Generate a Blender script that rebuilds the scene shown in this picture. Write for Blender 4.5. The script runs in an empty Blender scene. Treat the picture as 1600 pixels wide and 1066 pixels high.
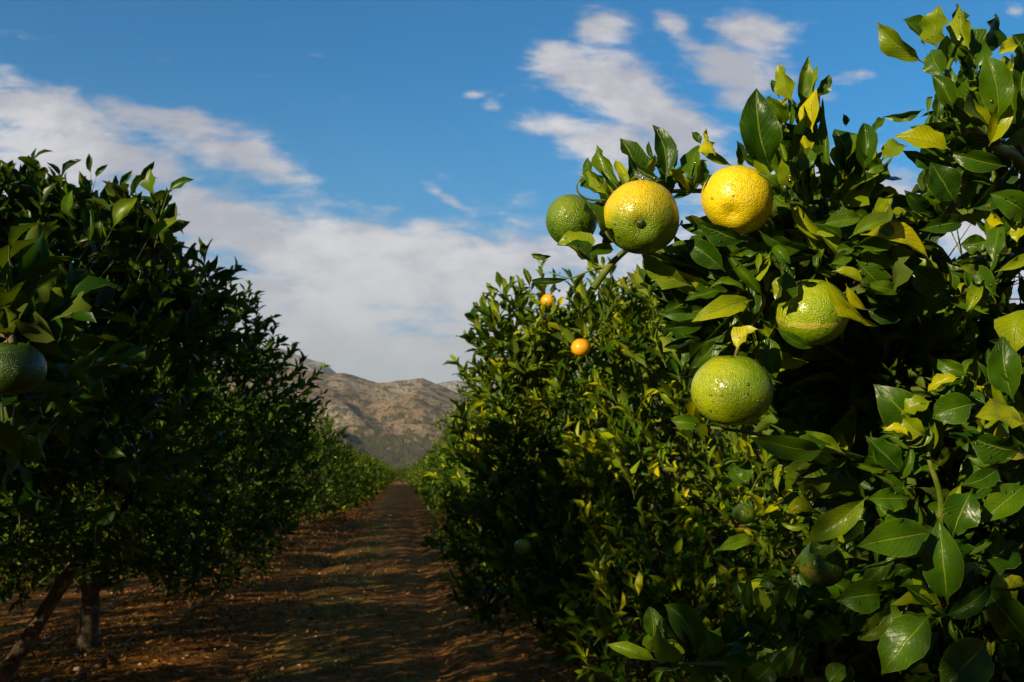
import bpy, math, random
import numpy as np
from mathutils import Vector, Matrix
R = math.radians
SC = bpy.context.scene
C = SC.collection
random.seed(7)

# ------------------------------------------------------------------ camera
F, CX, CY = 1422.0, 800.0, 533.0            # focal length and centre in photo pixels (1600 wide)
YAW, PITCH = R(6.75), R(8.28)
CAM = np.array([0.0, 0.0, 1.6])
FW = np.array([math.sin(YAW)*math.cos(PITCH), math.cos(YAW)*math.cos(PITCH), math.sin(PITCH)])
RT = np.array([math.cos(YAW), -math.sin(YAW), 0.0])
UP = np.cross(RT, FW)
def P(px, py, d):
    return CAM + d*(FW + (px-CX)/F*RT + (CY-py)/F*UP)
cam = bpy.data.objects.new('camera', bpy.data.cameras.new('camera'))
C.objects.link(cam); SC.camera = cam
cam.location = CAM; cam.rotation_euler = (R(90)+PITCH, 0, -YAW)
cam.data.sensor_width = 36; cam.data.lens = F/1600*36
cam.data.clip_start = 0.05; cam.data.clip_end = 20000
cam.data.dof.use_dof = True; cam.data.dof.focus_distance = 0.80; cam.data.dof.aperture_fstop = 24
# ------------------------------------------------------------------ exposure and render settings
SC.view_settings.view_transform = 'Standard'; SC.view_settings.look = 'None'
SC.view_settings.exposure = 0.5; SC.view_settings.gamma = 1
SC.render.engine = 'CYCLES'
SC.cycles.max_bounces = 6; SC.cycles.diffuse_bounces = 2; SC.cycles.glossy_bounces = 2
SC.cycles.transmission_bounces = 4; SC.cycles.volume_bounces = 0; SC.cycles.transparent_max_bounces = 4
SC.cycles.sample_clamp_indirect = 4.0; SC.cycles.caustics_reflective = False; SC.cycles.caustics_refractive = False
# ------------------------------------------------------------------ sun
SUN_AZ, SUN_EL = R(50), R(18.5)       # azimuth measured from -Y towards -X
sdir = np.array([-math.sin(SUN_AZ)*math.cos(SUN_EL), -math.cos(SUN_AZ)*math.cos(SUN_EL), math.sin(SUN_EL)])
sun = bpy.data.objects.new('sun', bpy.data.lights.new('sun', 'SUN')); C.objects.link(sun)
sun.data.energy = 5.0; sun.data.angle = R(0.5); sun.data.color = (1.0, 0.86, 0.55)
sun.rotation_euler = Vector(-sdir).to_track_quat('-Z', 'Y').to_euler()
sun.location = (-5, -5, 8)

# ------------------------------------------------------------------ node helpers
class NT:
    def __init__(s, tree): s.t = tree; s.n = tree.nodes; s.l = tree.links
    def new(s, typ, **kw):
        n = s.n.new(typ)
        for k, v in kw.items(): setattr(n, k, v)
        return n
    def link(s, a, b): s.l.new(a, b)
    def put(s, sock, v):
        if isinstance(v, bpy.types.NodeSocket): s.l.new(v, sock)
        elif v is not None: sock.default_value = v
    def m(s, op, a, b=None, c=None, clamp=False):
        n = s.n.new('ShaderNodeMath'); n.operation = op; n.use_clamp = clamp
        s.put(n.inputs[0], a); s.put(n.inputs[1], b)
        if c is not None: s.put(n.inputs[2], c)
        return n.outputs[0]
    def step(s, v, a, b, lo=0.0, hi=1.0):
        n = s.n.new('ShaderNodeMapRange'); n.interpolation_type = 'SMOOTHSTEP'
        s.put(n.inputs[0], v); n.inputs[1].default_value = a; n.inputs[2].default_value = b
        n.inputs[3].default_value = lo; n.inputs[4].default_value = hi
        return n.outputs[0]
    def mix(s, f, a, b, blend='MIX'):
        n = s.n.new('ShaderNodeMix'); n.data_type = 'RGBA'; n.blend_type = blend
        s.put(n.inputs[0], f)
        for k, v in ((6, a), (7, b)):
            if isinstance(v, tuple) and len(v) == 3: v = v+(1,)
            s.put(n.inputs[k], v)
        return n.outputs[2]
    def ramp(s, f, stops):
        n = s.n.new('ShaderNodeValToRGB'); e = n.color_ramp.elements
        while len(e) < len(stops): e.new(0.5)
        for k, (p, c) in enumerate(stops): e[k].position = p; e[k].color = tuple(c)+(1,)
        s.put(n.inputs[0], f); return n.outputs[0]
    def noise(s, vec, scale, detail=4, rough=0.55, dist=0.0):
        n = s.n.new('ShaderNodeTexNoise'); s.put(n.inputs['Vector'], vec)
        n.inputs['Scale'].default_value = scale; n.inputs['Detail'].default_value = detail
        n.inputs['Roughness'].default_value = rough; n.inputs['Distortion'].default_value = dist
        return n.outputs[0]
    def voro(s, vec, scale, feature='F1'):
        n = s.n.new('ShaderNodeTexVoronoi'); n.feature = feature; s.put(n.inputs['Vector'], vec)
        n.inputs['Scale'].default_value = scale
        return n.outputs[0]
    def bump(s, h, strength, dist, normal=None):
        n = s.n.new('ShaderNodeBump'); n.inputs['Strength'].default_value = strength
        n.inputs['Distance'].default_value = dist; s.put(n.inputs['Height'], h)
        if normal is not None: s.put(n.inputs['Normal'], normal)
        return n.outputs[0]
    def attr(s, name):
        n = s.n.new('ShaderNodeAttribute'); n.attribute_name = name; return n.outputs['Fac']
def mat(name):
    m = bpy.data.materials.new(name); m.use_nodes = True
    t = NT(m.node_tree)
    b = m.node_tree.nodes['Principled BSDF']; o = m.node_tree.nodes['Material Output']
    return m, t, b, o

# ------------------------------------------------------------------ sky: Nishita blue with clouds laid out over directions
W = bpy.data.worlds.new('World'); SC.world = W; W.use_nodes = True
t = NT(W.node_tree)
bg = W.node_tree.nodes['Background']
sky = t.new('ShaderNodeTexSky', sky_type='NISHITA')
sky.sun_disc = False; sky.sun_elevation = SUN_EL; sky.sun_rotation = math.pi + SUN_AZ
sky.altitude = 200; sky.air_density = 1.0; sky.dust_density = 0.3; sky.ozone_density = 2.0
SKY_STRENGTH = 0.12
tc = t.new('ShaderNodeTexCoord').outputs['Generated']
sx = t.new('ShaderNodeSeparateXYZ'); t.link(tc, sx.inputs[0])
ay = t.m('MAXIMUM', t.m('ABSOLUTE', sx.outputs[1]), 0.08)
U = t.m('DIVIDE', sx.outputs[0], ay); V = t.m('DIVIDE', sx.outputs[2], ay)
def uv_of(px, py):
    d = P(px, py, 1.0)-CAM; return d[0]/d[1], d[2]/d[1]
cv = t.new('ShaderNodeCombineXYZ'); t.put(cv.inputs[0], U); t.put(cv.inputs[1], V)
UVv = cv.outputs[0]
def mapv(loc=(0,0,0), rot=0, scale=(1,1,1)):
    n = t.new('ShaderNodeMapping'); n.inputs['Location'].default_value = loc
    n.inputs['Rotation'].default_value = (0,0,rot); n.inputs['Scale'].default_value = scale
    t.link(UVv, n.inputs[0]); return n.outputs[0]
def blob(px, py, rx, ry, rot, w):
    u, v = uv_of(px, py)
    n = t.new('ShaderNodeMapping', vector_type='TEXTURE')
    n.inputs['Location'].default_value = (u, v, 0); n.inputs['Rotation'].default_value = (0, 0, R(rot))
    n.inputs['Scale'].default_value = (rx/F, ry/F, 1); t.link(UVv, n.inputs[0])
    L = t.new('ShaderNodeVectorMath', operation='DOT_PRODUCT'); t.link(n.outputs[0], L.inputs[0]); t.link(n.outputs[0], L.inputs[1])
    g = t.m('POWER', 2.718, t.m('MULTIPLY', L.outputs['Value'], -1.0))
    return t.m('MULTIPLY', g, w)
blobs = [(60,175,150,50,-8,.85),(250,185,170,30,-10,.75),(395,245,120,34,-24,.75),(130,245,190,60,-12,.9),(20,290,150,90,0,.8),(330,225,140,50,-15,.6),
         (330,345,180,62,-12,.9),(620,420,330,85,-6,1.0),(300,520,520,150,0,.9),(850,520,420,160,0,.75),(860,400,200,55,-3,.75),(590,350,110,28,-5,.5),
         (705,315,80,12,-32,.42),(940,42,60,38,8,.72),(885,105,72,42,-24,.85),(985,150,105,62,-30,1.1),(1060,205,90,60,-25,1.0),(880,198,100,22,-5,.7),(970,225,110,45,0,.85),
         (1050,38,46,26,-40,.62),(1085,72,40,26,-20,.55),(1180,50,72,40,0,.8),(1140,110,78,55,-12,.95),(1210,110,80,44,-20,.5),(1150,150,60,32,0,.7),
         (770,168,22,12,-20,.5),(738,150,20,10,0,.42),(1330,120,60,14,12,.38),(1290,150,30,12,0,.4),(1585,18,26,15,-10,.55),
         (600,570,520,70,0,1.1),(600,490,420,70,0,.5),(1300,300,330,70,0,.75),(1550,330,200,100,0,.85),(1250,470,600,160,0,.8)]
tot = None
for b_ in blobs:
    g = blob(*b_); tot = g if tot is None else t.m('MAXIMUM', tot, g)
n1 = t.noise(mapv(scale=(1.0, 1.7, 1), rot=R(12)), 9.0, 10, 0.60, 0.25)
n2 = t.noise(mapv(loc=(3,1,0), scale=(1.0, 3.4, 1), rot=R(14)), 20.0, 5, 0.6, 0.4)
n3 = t.noise(mapv(loc=(8,5,0), scale=(1.0, 1.0, 1)), 3.0, 5, 0.5)
dens = t.m('ADD', tot, t.m('MULTIPLY', t.m('SUBTRACT', n1, 0.5), 1.15))
dens = t.m('ADD', dens, t.m('MULTIPLY', t.m('SUBTRACT', n2, 0.5), 0.80))
dens = t.step(dens, 0.15, 0.74)
hz = t.step(V, 0.0, 0.30)                       # 0 at the horizon
shade = t.m('ADD', t.m('MULTIPLY', n3, 0.5), t.m('MULTIPLY', n1, 0.5))
ccol = t.mix(t.step(shade, 0.42, 0.60), (0.455,0.455,0.51), (0.77,0.745,0.755))
ccol = t.mix(hz, (0.46,0.47,0.49), ccol)
# Nishita tinted towards the deep blue of the photograph
skyc = t.mix(1.0, sky.outputs[0], (1.0,1.0,1.0), 'MULTIPLY')
sc_ = t.new('ShaderNodeVectorMath', operation='SCALE'); t.link(skyc, sc_.inputs[0]); sc_.inputs['Scale'].default_value = SKY_STRENGTH
SKYTINT = (0.06, 0.86, 1.26)
skyt = t.mix(1.0, sc_.outputs[0], SKYTINT, 'MULTIPLY')
skyt = t.mix(t.step(V, 0.10, 0.50, 0.66, 0.0), skyt, (0.13, 0.35, 0.53))      # paler towards the horizon
front = t.step(sx.outputs[1], 0.0, 0.25)
zen = t.m('MULTIPLY', t.step(V, .55, 1.3), t.m('SUBTRACT', 1.0, 0.0))
skyt = t.mix(t.m('MULTIPLY', zen, .45), skyt, (0.010, 0.055, 0.16))                # deep blue overhead, dimmed to lower the ambient light
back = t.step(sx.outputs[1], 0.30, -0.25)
skyt = t.mix(t.m('MULTIPLY', back, .85), skyt, (0.010, 0.040, 0.10))             # darkened behind the photographer to cut the fill light
dens = t.m('MULTIPLY', dens, front)
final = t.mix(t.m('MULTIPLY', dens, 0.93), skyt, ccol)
# the back of the sky dome: bright haze near the sun left out, keeping ambient light low
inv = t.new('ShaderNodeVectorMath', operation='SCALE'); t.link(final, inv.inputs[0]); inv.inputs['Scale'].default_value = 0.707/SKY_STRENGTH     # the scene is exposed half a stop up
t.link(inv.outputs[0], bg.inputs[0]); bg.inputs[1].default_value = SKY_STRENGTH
W.cycles.sampling_method = 'MANUAL'; W.cycles.sample_map_resolution = 512

# ------------------------------------------------------------------ object helpers
def prop(o, label=None, cat=None, group=None, kind=None):
    if label: o['label'] = label
    if cat: o['category'] = cat
    if group: o['group'] = group
    if kind: o['kind'] = kind
    return o
def empty(name, loc, label, cat, group=None, rz=0):
    o = bpy.data.objects.new(name, None); C.objects.link(o); o.location = loc; o.rotation_euler = (0,0,rz)
    o.empty_display_size = 0.05
    return prop(o, label, cat, group)
def mesh_np(name, v, f, mats, parent=None, uv=None, tone=None, smooth=True, midx=None):
    """v (n,3), f (m,4) or (m,3) index arrays."""
    me = bpy.data.meshes.new(name)
    v = np.asarray(v, dtype=np.float32); f = np.asarray(f, dtype=np.int32)
    k = f.shape[1]
    me.vertices.add(len(v)); me.vertices.foreach_set('co', v.ravel())
    me.loops.add(f.size); me.loops.foreach_set('vertex_index', f.ravel())
    me.polygons.add(len(f)); me.polygons.foreach_set('loop_start', np.arange(0, f.size, k, dtype=np.int32))
    me.polygons.foreach_set('loop_total', np.full(len(f), k, dtype=np.int32))
    if midx is not None: me.polygons.foreach_set('material_index', np.asarray(midx, dtype=np.int32))
    me.update(calc_edges=True)
    if smooth: me.polygons.foreach_set('use_smooth', np.ones(len(f), dtype=bool))
    if uv is not None:
        l = me.uv_layers.new(name='UVMap'); l.data.foreach_set('uv', np.asarray(uv, dtype=np.float32)[f.ravel()].ravel())
    if tone is not None:
        a = me.attributes.new('tone', 'FLOAT', 'POINT'); a.data.foreach_set('value', np.asarray(tone, dtype=np.float32))
    for m_ in (mats if isinstance(mats, (list, tuple)) else [mats]): me.materials.append(m_)
    o = bpy.data.objects.new(name, me); C.objects.link(o)
    if parent is not None: o.parent = parent
    return o
def norm(a):
    return a/np.maximum(np.linalg.norm(a, axis=-1, keepdims=True), 1e-9)

# ------------------------------------------------------------------ leaves
PT = np.array([0, .06, .10, .16, .26, .38, .5, .62, .74, .84, .92, .97, 1.0])
PW = np.array([.045, .05, .10, .34, .72, .94, 1.0, .92, .70, .43, .20, .08, .008])
def leaves(base, axis, nrm, length, width, fold, bend, sbend, twist, wave, tone, ns=12, nc=4, rng=None):
    """Every leaf: a blade curved along its length, folded on the midrib, wavy at the margin."""
    N = len(base); rng = rng or np.random.default_rng(1)
    if ns >= 12: ts = PT
    elif ns == 6: ts = np.array([0, .1, .27, .5, .72, .9, 1.0])
    elif ns == 4: ts = np.array([0, .13, .42, .75, 1.0])
    else: ts = np.array([0, .4, 1.0])
    ws = np.interp(ts, PT, PW)
    if ns == 2: ws = np.array([.12, 1.0, .03])
    a = norm(axis); n = norm(nrm - (nrm*a).sum(-1, keepdims=True)*a); s = np.cross(n, a)
    fine = np.linspace(0, 1, 25); mid = (fine[1:]+fine[:-1])/2
    th = bend[:,None]*(mid-.5); ph = sbend[:,None]*(mid-.5)
    dl = np.stack([np.cos(th)*np.cos(ph), np.sin(ph), -np.sin(th)], -1)/24.0
    cum = np.concatenate([np.zeros((N,1,3)), np.cumsum(dl, 1)], 1)
    cum /= np.maximum(cum[:,-1:,0:1], .3)
    pc = np.stack([np.stack([np.interp(ts, fine, cum[i,:,k]) for k in range(3)], -1) for i in range(N)], 0) if N < 400 else None
    if pc is None:
        idx = np.clip((ts*24).astype(int), 0, 23); fr = ts*24-idx
        pc = cum[:,idx]*(1-fr)[None,:,None] + cum[:,idx+1]*fr[None,:,None]
    th = bend[:,None]*(ts-.5); ph = sbend[:,None]*(ts-.5); tw = twist[:,None]*(ts-.5)
    d = np.stack([np.cos(th)*np.cos(ph), np.sin(ph), -np.sin(th)], -1)
    sd = np.stack([-np.sin(ph), np.cos(ph), np.zeros_like(ph)], -1)
    nn = np.cross(d, sd)
    sd2 = sd*np.cos(tw)[...,None] + nn*np.sin(tw)[...,None]; nn2 = np.cross(d, sd2)
    cs = np.linspace(-1, 1, nc+1)
    wv = rng.uniform(0, 6.28, (N,2)); fq = rng.uniform(1.6, 3.4, (N,2))
    side = (cs > 0).astype(int)
    wph = wv[:,side][:,None,:] + fq[:,side][:,None,:]*6.28*ts[None,:,None]
    half = (width/length)[:,None,None]*0.5*ws[None,:,None]
    fo = fold[:,None,None]
    y = half*cs[None,None,:]*np.cos(fo*np.abs(cs)**.5)
    z = half*np.abs(cs)[None,None,:]*np.sin(fo) + half*(cs**2)[None,None,:]*wave[:,None,None]*np.sin(wph)
    if nc >= 4:   # soft quilting between the side veins and a rolled margin
        z = z + half*0.06*(1-np.abs(cs))[None,None,:]*np.abs(cs)[None,None,:]*np.sin(ts*34)[None,:,None]
    if nc >= 6:   # uneven blades
        z = z + .030*np.sin(ts[None,:,None]*(5+4*fq[:,0][:,None,None])+wv[:,0][:,None,None])*np.cos(cs[None,None,:]*2.6+wv[:,1][:,None,None])*ws[None,:,None]
    loc = pc[:,:,None,:] + sd2[:,:,None,:]*y[...,None] + nn2[:,:,None,:]*z[...,None]
    loc = loc*length[:,None,None,None]
    co = base[:,None,None,:] + loc[...,0:1]*a[:,None,None,:] + loc[...,1:2]*(-s)[:,None,None,:] + loc[...,2:3]*n[:,None,None,:]
    K = len(ts); M = nc+1
    uv = np.stack(np.broadcast_arrays(ts[:,None], (cs*.5+.5)[None,:]), -1).reshape(-1, 2)
    i, j = np.meshgrid(np.arange(K-1), np.arange(nc), indexing='ij')
    q = np.stack([i*M+j, (i+1)*M+j, (i+1)*M+j+1, i*M+j+1], -1).reshape(-1, 4)
    f = (q[None,:,::-1]+(np.arange(N)*K*M)[:,None,None]).reshape(-1, 4)
    return co.reshape(-1, 3), f, np.tile(uv, (N,1)), np.repeat(tone, K*M)
def merge(parts):
    V_, F_, U_, T_, o = [], [], [], [], 0
    for v, f, u, tn in parts:
        V_.append(v); F_.append(f+o); U_.append(u); T_.append(tn); o += len(v)
    return np.concatenate(V_), np.concatenate(F_), np.concatenate(U_), np.concatenate(T_)

def tube(pts, rad, sides=8, tonev=0.0, rng=None, rough=0.0):
    pts = np.asarray(pts, float); rad = np.asarray(rad, float)
    n = len(pts); d = np.gradient(pts, axis=0); d = norm(d)
    ref = np.array([0.3, 0.2, 1.0]) if abs(d[0][2]) < .8 else np.array([1.0, .2, .1])
    s = norm(np.cross(d, ref)); u = np.cross(s, d)
    an = np.linspace(0, 2*np.pi, sides, endpoint=False)
    rr = rad[:,None]*(1+(rng.uniform(-rough, rough, (n, sides)) if rng is not None else 0))
    v = pts[:,None,:] + s[:,None,:]*(np.cos(an)*rr)[...,None] + u[:,None,:]*(np.sin(an)*rr)[...,None]
    i, j = np.meshgrid(np.arange(n-1), np.arange(sides), indexing='ij'); j2 = (j+1) % sides
    f = np.stack([i*sides+j, i*sides+j2, (i+1)*sides+j2, (i+1)*sides+j], -1).reshape(-1, 4)
    uv = np.stack(np.broadcast_arrays(np.arange(n)[:,None]/n, an[None]/6.28), -1).reshape(-1, 2)
    return v.reshape(-1, 3), f, uv, np.full(n*sides, tonev)
def curve(pts, n=12):
    pts = np.asarray(pts, float); k = len(pts)
    if k < 3: return np.stack([np.interp(np.linspace(0,1,n), np.linspace(0,1,k), pts[:,c]) for c in range(pts.shape[1])], -1)
    e = np.concatenate([[2*pts[0]-pts[1]], pts, [2*pts[-1]-pts[-2]]]); out = []
    for tt in np.linspace(0, k-1-1e-6, n):
        i = int(tt); x = tt-i; p0, p1, p2, p3 = e[i], e[i+1], e[i+2], e[i+3]
        out.append(.5*((2*p1)+(-p0+p2)*x+(2*p0-5*p1+4*p2-p3)*x*x+(-p0+3*p1-3*p2+p3)*x**3))
    return np.array(out)

# ------------------------------------------------------------------ materials
def leaf_material(name, near):
    m, t, b, o = mat(name)
    uvn = t.new('ShaderNodeUVMap'); uvn.uv_map = 'UVMap'
    sp = t.new('ShaderNodeSeparateXYZ'); t.link(uvn.outputs[0], sp.inputs[0])
    geo = t.new('ShaderNodeNewGeometry')
    isl = geo.outputs['Random Per Island']
    tone = t.attr('tone')
    tone = t.m('ADD', tone, t.m('MULTIPLY', t.m('SUBTRACT', isl, .5), .22))
    av = t.m('ABSOLUTE', t.m('SUBTRACT', sp.outputs[1], .5))       # 0 midrib .. .5 margin
    oc = t.new('ShaderNodeTexCoord').outputs['Object']
    if near:
        tone = t.m('ADD', tone, t.m('MULTIPLY', t.m('SUBTRACT', t.noise(oc, 38, 3), .5), .34))
    col = t.ramp(tone, [(0, (.007,.028,.0008)), (.26, (.019,.062,.0010)), (.50, (.058,.125,.0014)), (.74, (.22,.27,.0020)), (1.0, (.52,.46,.003))])
    if near:
        rib = t.step(av, .010, .040, 1, 0)
        vein = t.new('ShaderNodeTexWave', wave_type='BANDS', bands_direction='X'); cx_ = t.new('ShaderNodeCombineXYZ')
        t.put(cx_.inputs[0], t.m('SUBTRACT', sp.outputs[0], t.m('MULTIPLY', av, .55))); t.link(cx_.outputs[0], vein.inputs[0])
        vein.inputs['Scale'].default_value = 3.6; vein.inputs['Distortion'].default_value = .9; vein.inputs['Detail'].default_value = 2
        vn = t.step(vein.outputs['Fac'], .86, 1.0)
        col = t.mix(t.m('MULTIPLY', vn, .13), col, (.13,.19,.01))
        col = t.mix(t.m('MULTIPLY', rib, .62), col, (.20,.27,.02))
        rim = t.step(av, .478, .496)
        col = t.mix(t.m('MULTIPLY', rim, .55), col, (.24,.27,.02))
        spots = t.step(t.noise(oc, 260, 2), .74, .80)
        col = t.mix(t.m('MULTIPLY', spots, .35), col, (.10,.07,.01))
        hh = t.m('SUBTRACT', t.m('MULTIPLY', t.noise(oc, 90, 4), .8), t.m('ADD', t.m('MULTIPLY', vn, .35), t.m('MULTIPLY', rib, .9)))
        bp = t.bump(hh, .55, .0022); t.link(bp, b.inputs['Normal'])
    back = t.m('MULTIPLY', geo.outputs['Backfacing'], .45)
    col = t.mix(back, col, (.15,.18,.018))
    t.link(col, b.inputs['Base Color'])
    rg = t.m('ADD', .35, t.m('MULTIPLY', geo.outputs['Backfacing'], .3))
    if near: rg = t.m('ADD', rg, t.m('MULTIPLY', t.m('SUBTRACT', t.noise(oc, 55, 3), .5), .35))
    t.put(b.inputs['Roughness'], rg)
    b.inputs['Specular IOR Level'].default_value = .30 if near else .18
    tr = t.new('ShaderNodeBsdfTranslucent')
    tcol = t.mix(1.0, col, (1.5, 1.55, .5), 'MULTIPLY'); t.link(tcol, tr.inputs[0])
    mx = t.new('ShaderNodeMixShader'); mx.inputs[0].default_value = .26
    t.link(b.outputs[0], mx.inputs[1]); t.link(tr.outputs[0], mx.inputs[2]); t.link(mx.outputs[0], o.inputs[0])
    return m
M_LEAF = leaf_material('citrus leaf close', True)
M_LEAFF = leaf_material('citrus leaf', False)
def bark_material():
    m, t, b, o = mat('bark')
    oc = t.new('ShaderNodeTexCoord').outputs['Object']
    n = t.noise(oc, 14, 6, .65, .6); n_ = t.noise(oc, 60, 4)
    col = t.ramp(n, [(.3, (.045,.026,.012)), (.55, (.17,.115,.065)), (.75, (.40,.31,.20))])
    t.link(col, b.inputs['Base Color']); b.inputs['Roughness'].default_value = .9
    t.link(t.bump(t.m('ADD', n, t.m('MULTIPLY', n_, .4)), .8, .02), b.inputs['Normal']); return m
M_BARK = bark_material()
def stem_material():
    m, t, b, o = mat('green stem')
    oc = t.new('ShaderNodeTexCoord').outputs['Object']
    n = t.noise(oc, 60, 5)
    col = t.mix(t.step(n, .42, .66), (.075,.125,.008), (.17,.17,.03))
    t.link(col, b.inputs['Base Color']); b.inputs['Roughness'].default_value = .45
    t.link(t.bump(n, .3, .002), b.inputs['Normal']); return m
M_STEM = stem_material()
def drop_material():
    m, t, b, o = mat('water')
    tr = t.new('ShaderNodeBsdfTransparent'); gl = t.new('ShaderNodeBsdfGlossy'); gl.inputs['Roughness'].default_value = .12
    fr = t.new('ShaderNodeFresnel'); fr.inputs[0].default_value = 1.45
    mx = t.new('ShaderNodeMixShader'); t.put(mx.inputs[0], t.m('ADD', fr.outputs[0], .06)); t.link(tr.outputs[0], mx.inputs[1]); t.link(gl.outputs[0], mx.inputs[2])
    tr.inputs[0].default_value = (.93,.93,.93,1); t.link(mx.outputs[0], o.inputs[0])
    return m
M_DROP = drop_material()
def rind_material(name, ramp, axisbias, rough=.30, scar=None, seed=0):
    """ramp colours run with a value made of the fruit's own local height and a broad noise (uneven ripening)."""
    m, t, b, o = mat(name)
    oc = t.new('ShaderNodeTexCoord').outputs['Object']
    mp = t.new('ShaderNodeMapping'); t.link(oc, mp.inputs[0]); mp.inputs['Location'].default_value = (seed*1.7, seed*.3, seed)
    oc2 = mp.outputs[0]
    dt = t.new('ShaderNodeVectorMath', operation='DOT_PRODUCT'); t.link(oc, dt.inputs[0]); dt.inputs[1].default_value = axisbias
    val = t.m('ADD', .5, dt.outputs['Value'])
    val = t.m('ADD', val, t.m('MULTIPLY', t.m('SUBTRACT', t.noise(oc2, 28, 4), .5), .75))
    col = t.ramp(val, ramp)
    pore = t.voro(oc2, 700); pore2 = t.step(pore, .0, .45)
    col = t.mix(t.m('MULTIPLY', t.m('SUBTRACT', 1.0, pore2), .35), col, tuple(c*.55 for c in ramp[0][1]))
    speck = t.step(t.noise(oc2, 330, 3, .6), .64, .72)
    col = t.mix(t.m('MULTIPLY', speck, .35), col, tuple(min(1, c*1.5+.03) for c in ramp[-1][1]))
    if scar is not None:
        z0, wd, scol, lim = scar
        sp = t.new('ShaderNodeSeparateXYZ'); t.link(oc, sp.inputs[0])
        zz = t.m('ADD', sp.outputs[2], t.m('MULTIPLY', t.m('SUBTRACT', t.noise(oc2, 90, 4), .5), wd*2.6))
        band = t.step(t.m('ABSOLUTE', t.m('SUBTRACT', zz, z0)), wd*.35, wd, 1, 0)
        band = t.m('MULTIPLY', band, t.step(t.noise(oc2, 150, 4), .36, .54))
        col = t.mix(t.m('MULTIPLY', band, lim), col, scol)
    t.link(col, b.inputs['Base Color'])
    t.put(b.inputs['Roughness'], t.m('ADD', rough, t.m('MULTIPLY', t.m('SUBTRACT', t.noise(oc2, 200, 2), .5), .3)))
    b.inputs['Specular IOR Level'].default_value = .5
    b.inputs['Coat Weight'].default_value = .35 if ramp[-1][1][0] > .3 else 0.0; b.inputs['Coat Roughness'].default_value = .10
    h = t.m('ADD', t.m('MULTIPLY', t.step(pore, 0, .6), .6), t.m('MULTIPLY', t.noise(oc2, 240, 3), .9))
    t.link(t.bump(h, .75, .0012, t.bump(t.noise(oc2, 45, 3), .35, .004)), b.inputs['Normal'])
    return m
M_BUTTON, t, b, o = mat('fruit button')
b.inputs['Base Color'].default_value = (.010,.024,.004,1); b.inputs['Roughness'].default_value = .35
# ------------------------------------------------------------------ ground
def ground_material():
    m, t, b, o = mat('red soil')
    oc = t.new('ShaderNodeTexCoord').outputs['Object']
    sp = t.new('ShaderNodeSeparateXYZ'); t.link(oc, sp.inputs[0])
    n1 = t.noise(oc, 1.3, 5, .6, .3); n2 = t.noise(oc, 9, 6, .65); n3 = t.noise(oc, 55, 4, .7)
    col = t.ramp(t.m('ADD', t.m('MULTIPLY', n1, .5), t.m('MULTIPLY', n2, .5)), [(.32, (.085,.030,.007)), (.5, (.21,.085,.016)), (.68, (.44,.22,.045))])
    crumbs = t.step(n3, .55, .68)
    col = t.mix(t.m('MULTIPLY', crumbs, .4), col, (.50,.27,.07))
    # thin weeds along the middle of the aisle
    g = t.m('MULTIPLY', t.step(t.m('ABSOLUTE', t.m('ADD', sp.outputs[0], .75)), .1, .75, 1, 0), t.step(t.noise(oc, 1.1, 4, .6), .42, .6))
    col = t.mix(t.m('MULTIPLY', g, .55), col, (.14,.15,.022))
    t.link(col, b.inputs['Base Color']); b.inputs['Roughness'].default_value = .95; b.inputs['Specular IOR Level'].default_value = .1
    t.link(t.bump(t.m('ADD', t.m('MULTIPLY', n2, 1.0), t.m('MULTIPLY', n3, .5)), .6, .04), b.inputs['Normal'])
    return m
def vnoise(x, y, s, seed):
    xs, ys = x*s, y*s; xi, yi = np.floor(xs).astype(np.int64), np.floor(ys).astype(np.int64)
    fx, fy = xs-xi, ys-yi; fx = fx*fx*(3-2*fx); fy = fy*fy*(3-2*fy)
    def h(a, b):
        k = (a*374761393 + b*668265263 + seed*982451653) & 0xffffffff
        k = ((k ^ (k >> 13))*1274126177) & 0xffffffff
        return ((k ^ (k >> 16)) & 0xffff)/65535.0
    return (h(xi,yi)*(1-fx)+h(xi+1,yi)*fx)*(1-fy)+(h(xi,yi+1)*(1-fx)+h(xi+1,yi+1)*fx)*fy
def fbm(x, y, s, seed, o=5, g=.5):
    r, a, tt = 0, 1, 0
    for k in range(o): r = r+a*vnoise(x, y, s*2**k, seed+k); tt += a; a *= g
    return r/tt
def soil_z(x, y):
    near = np.exp(-np.maximum(np.hypot(x, y)-30, 0)/40)
    rows = .07*np.exp(-((x+2.9)/.9)**2)+.07*np.exp(-((x-2.3)/.9)**2)       # slight banks along the tree rows
    ruts = -.05*np.exp(-((x-.35)/.16)**2)-.04*np.exp(-((x+1.35)/.16)**2)
    return near*(rows+ruts+.07*(fbm(x, y, 1.1, 3)-.5)+.028*(fbm(x, y, 7, 9, 3)-.5))
xs = np.unique(np.concatenate([-np.geomspace(9, 9000, 22), np.arange(-9, 5, .055), np.geomspace(5, 9000, 24)]))
ys = np.unique(np.concatenate([-np.geomspace(2, 9000, 20), np.arange(-2, 3, .5), 3*1.0105**np.arange(0, 360), np.geomspace(135, 9000, 22)]))
gx, gy = np.meshgrid(xs, ys)
gv = np.stack([gx, gy, soil_z(gx, gy)], -1).reshape(-1, 3)
i, j = np.meshgrid(np.arange(len(ys)-1), np.arange(len(xs)-1), indexing='ij'); nx = len(xs)
gf = np.stack([i*nx+j, i*nx+j+1, (i+1)*nx+j+1, (i+1)*nx+j], -1).reshape(-1, 4)
prop(mesh_np('ground', gv, gf, ground_material()), kind='structure')

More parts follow.
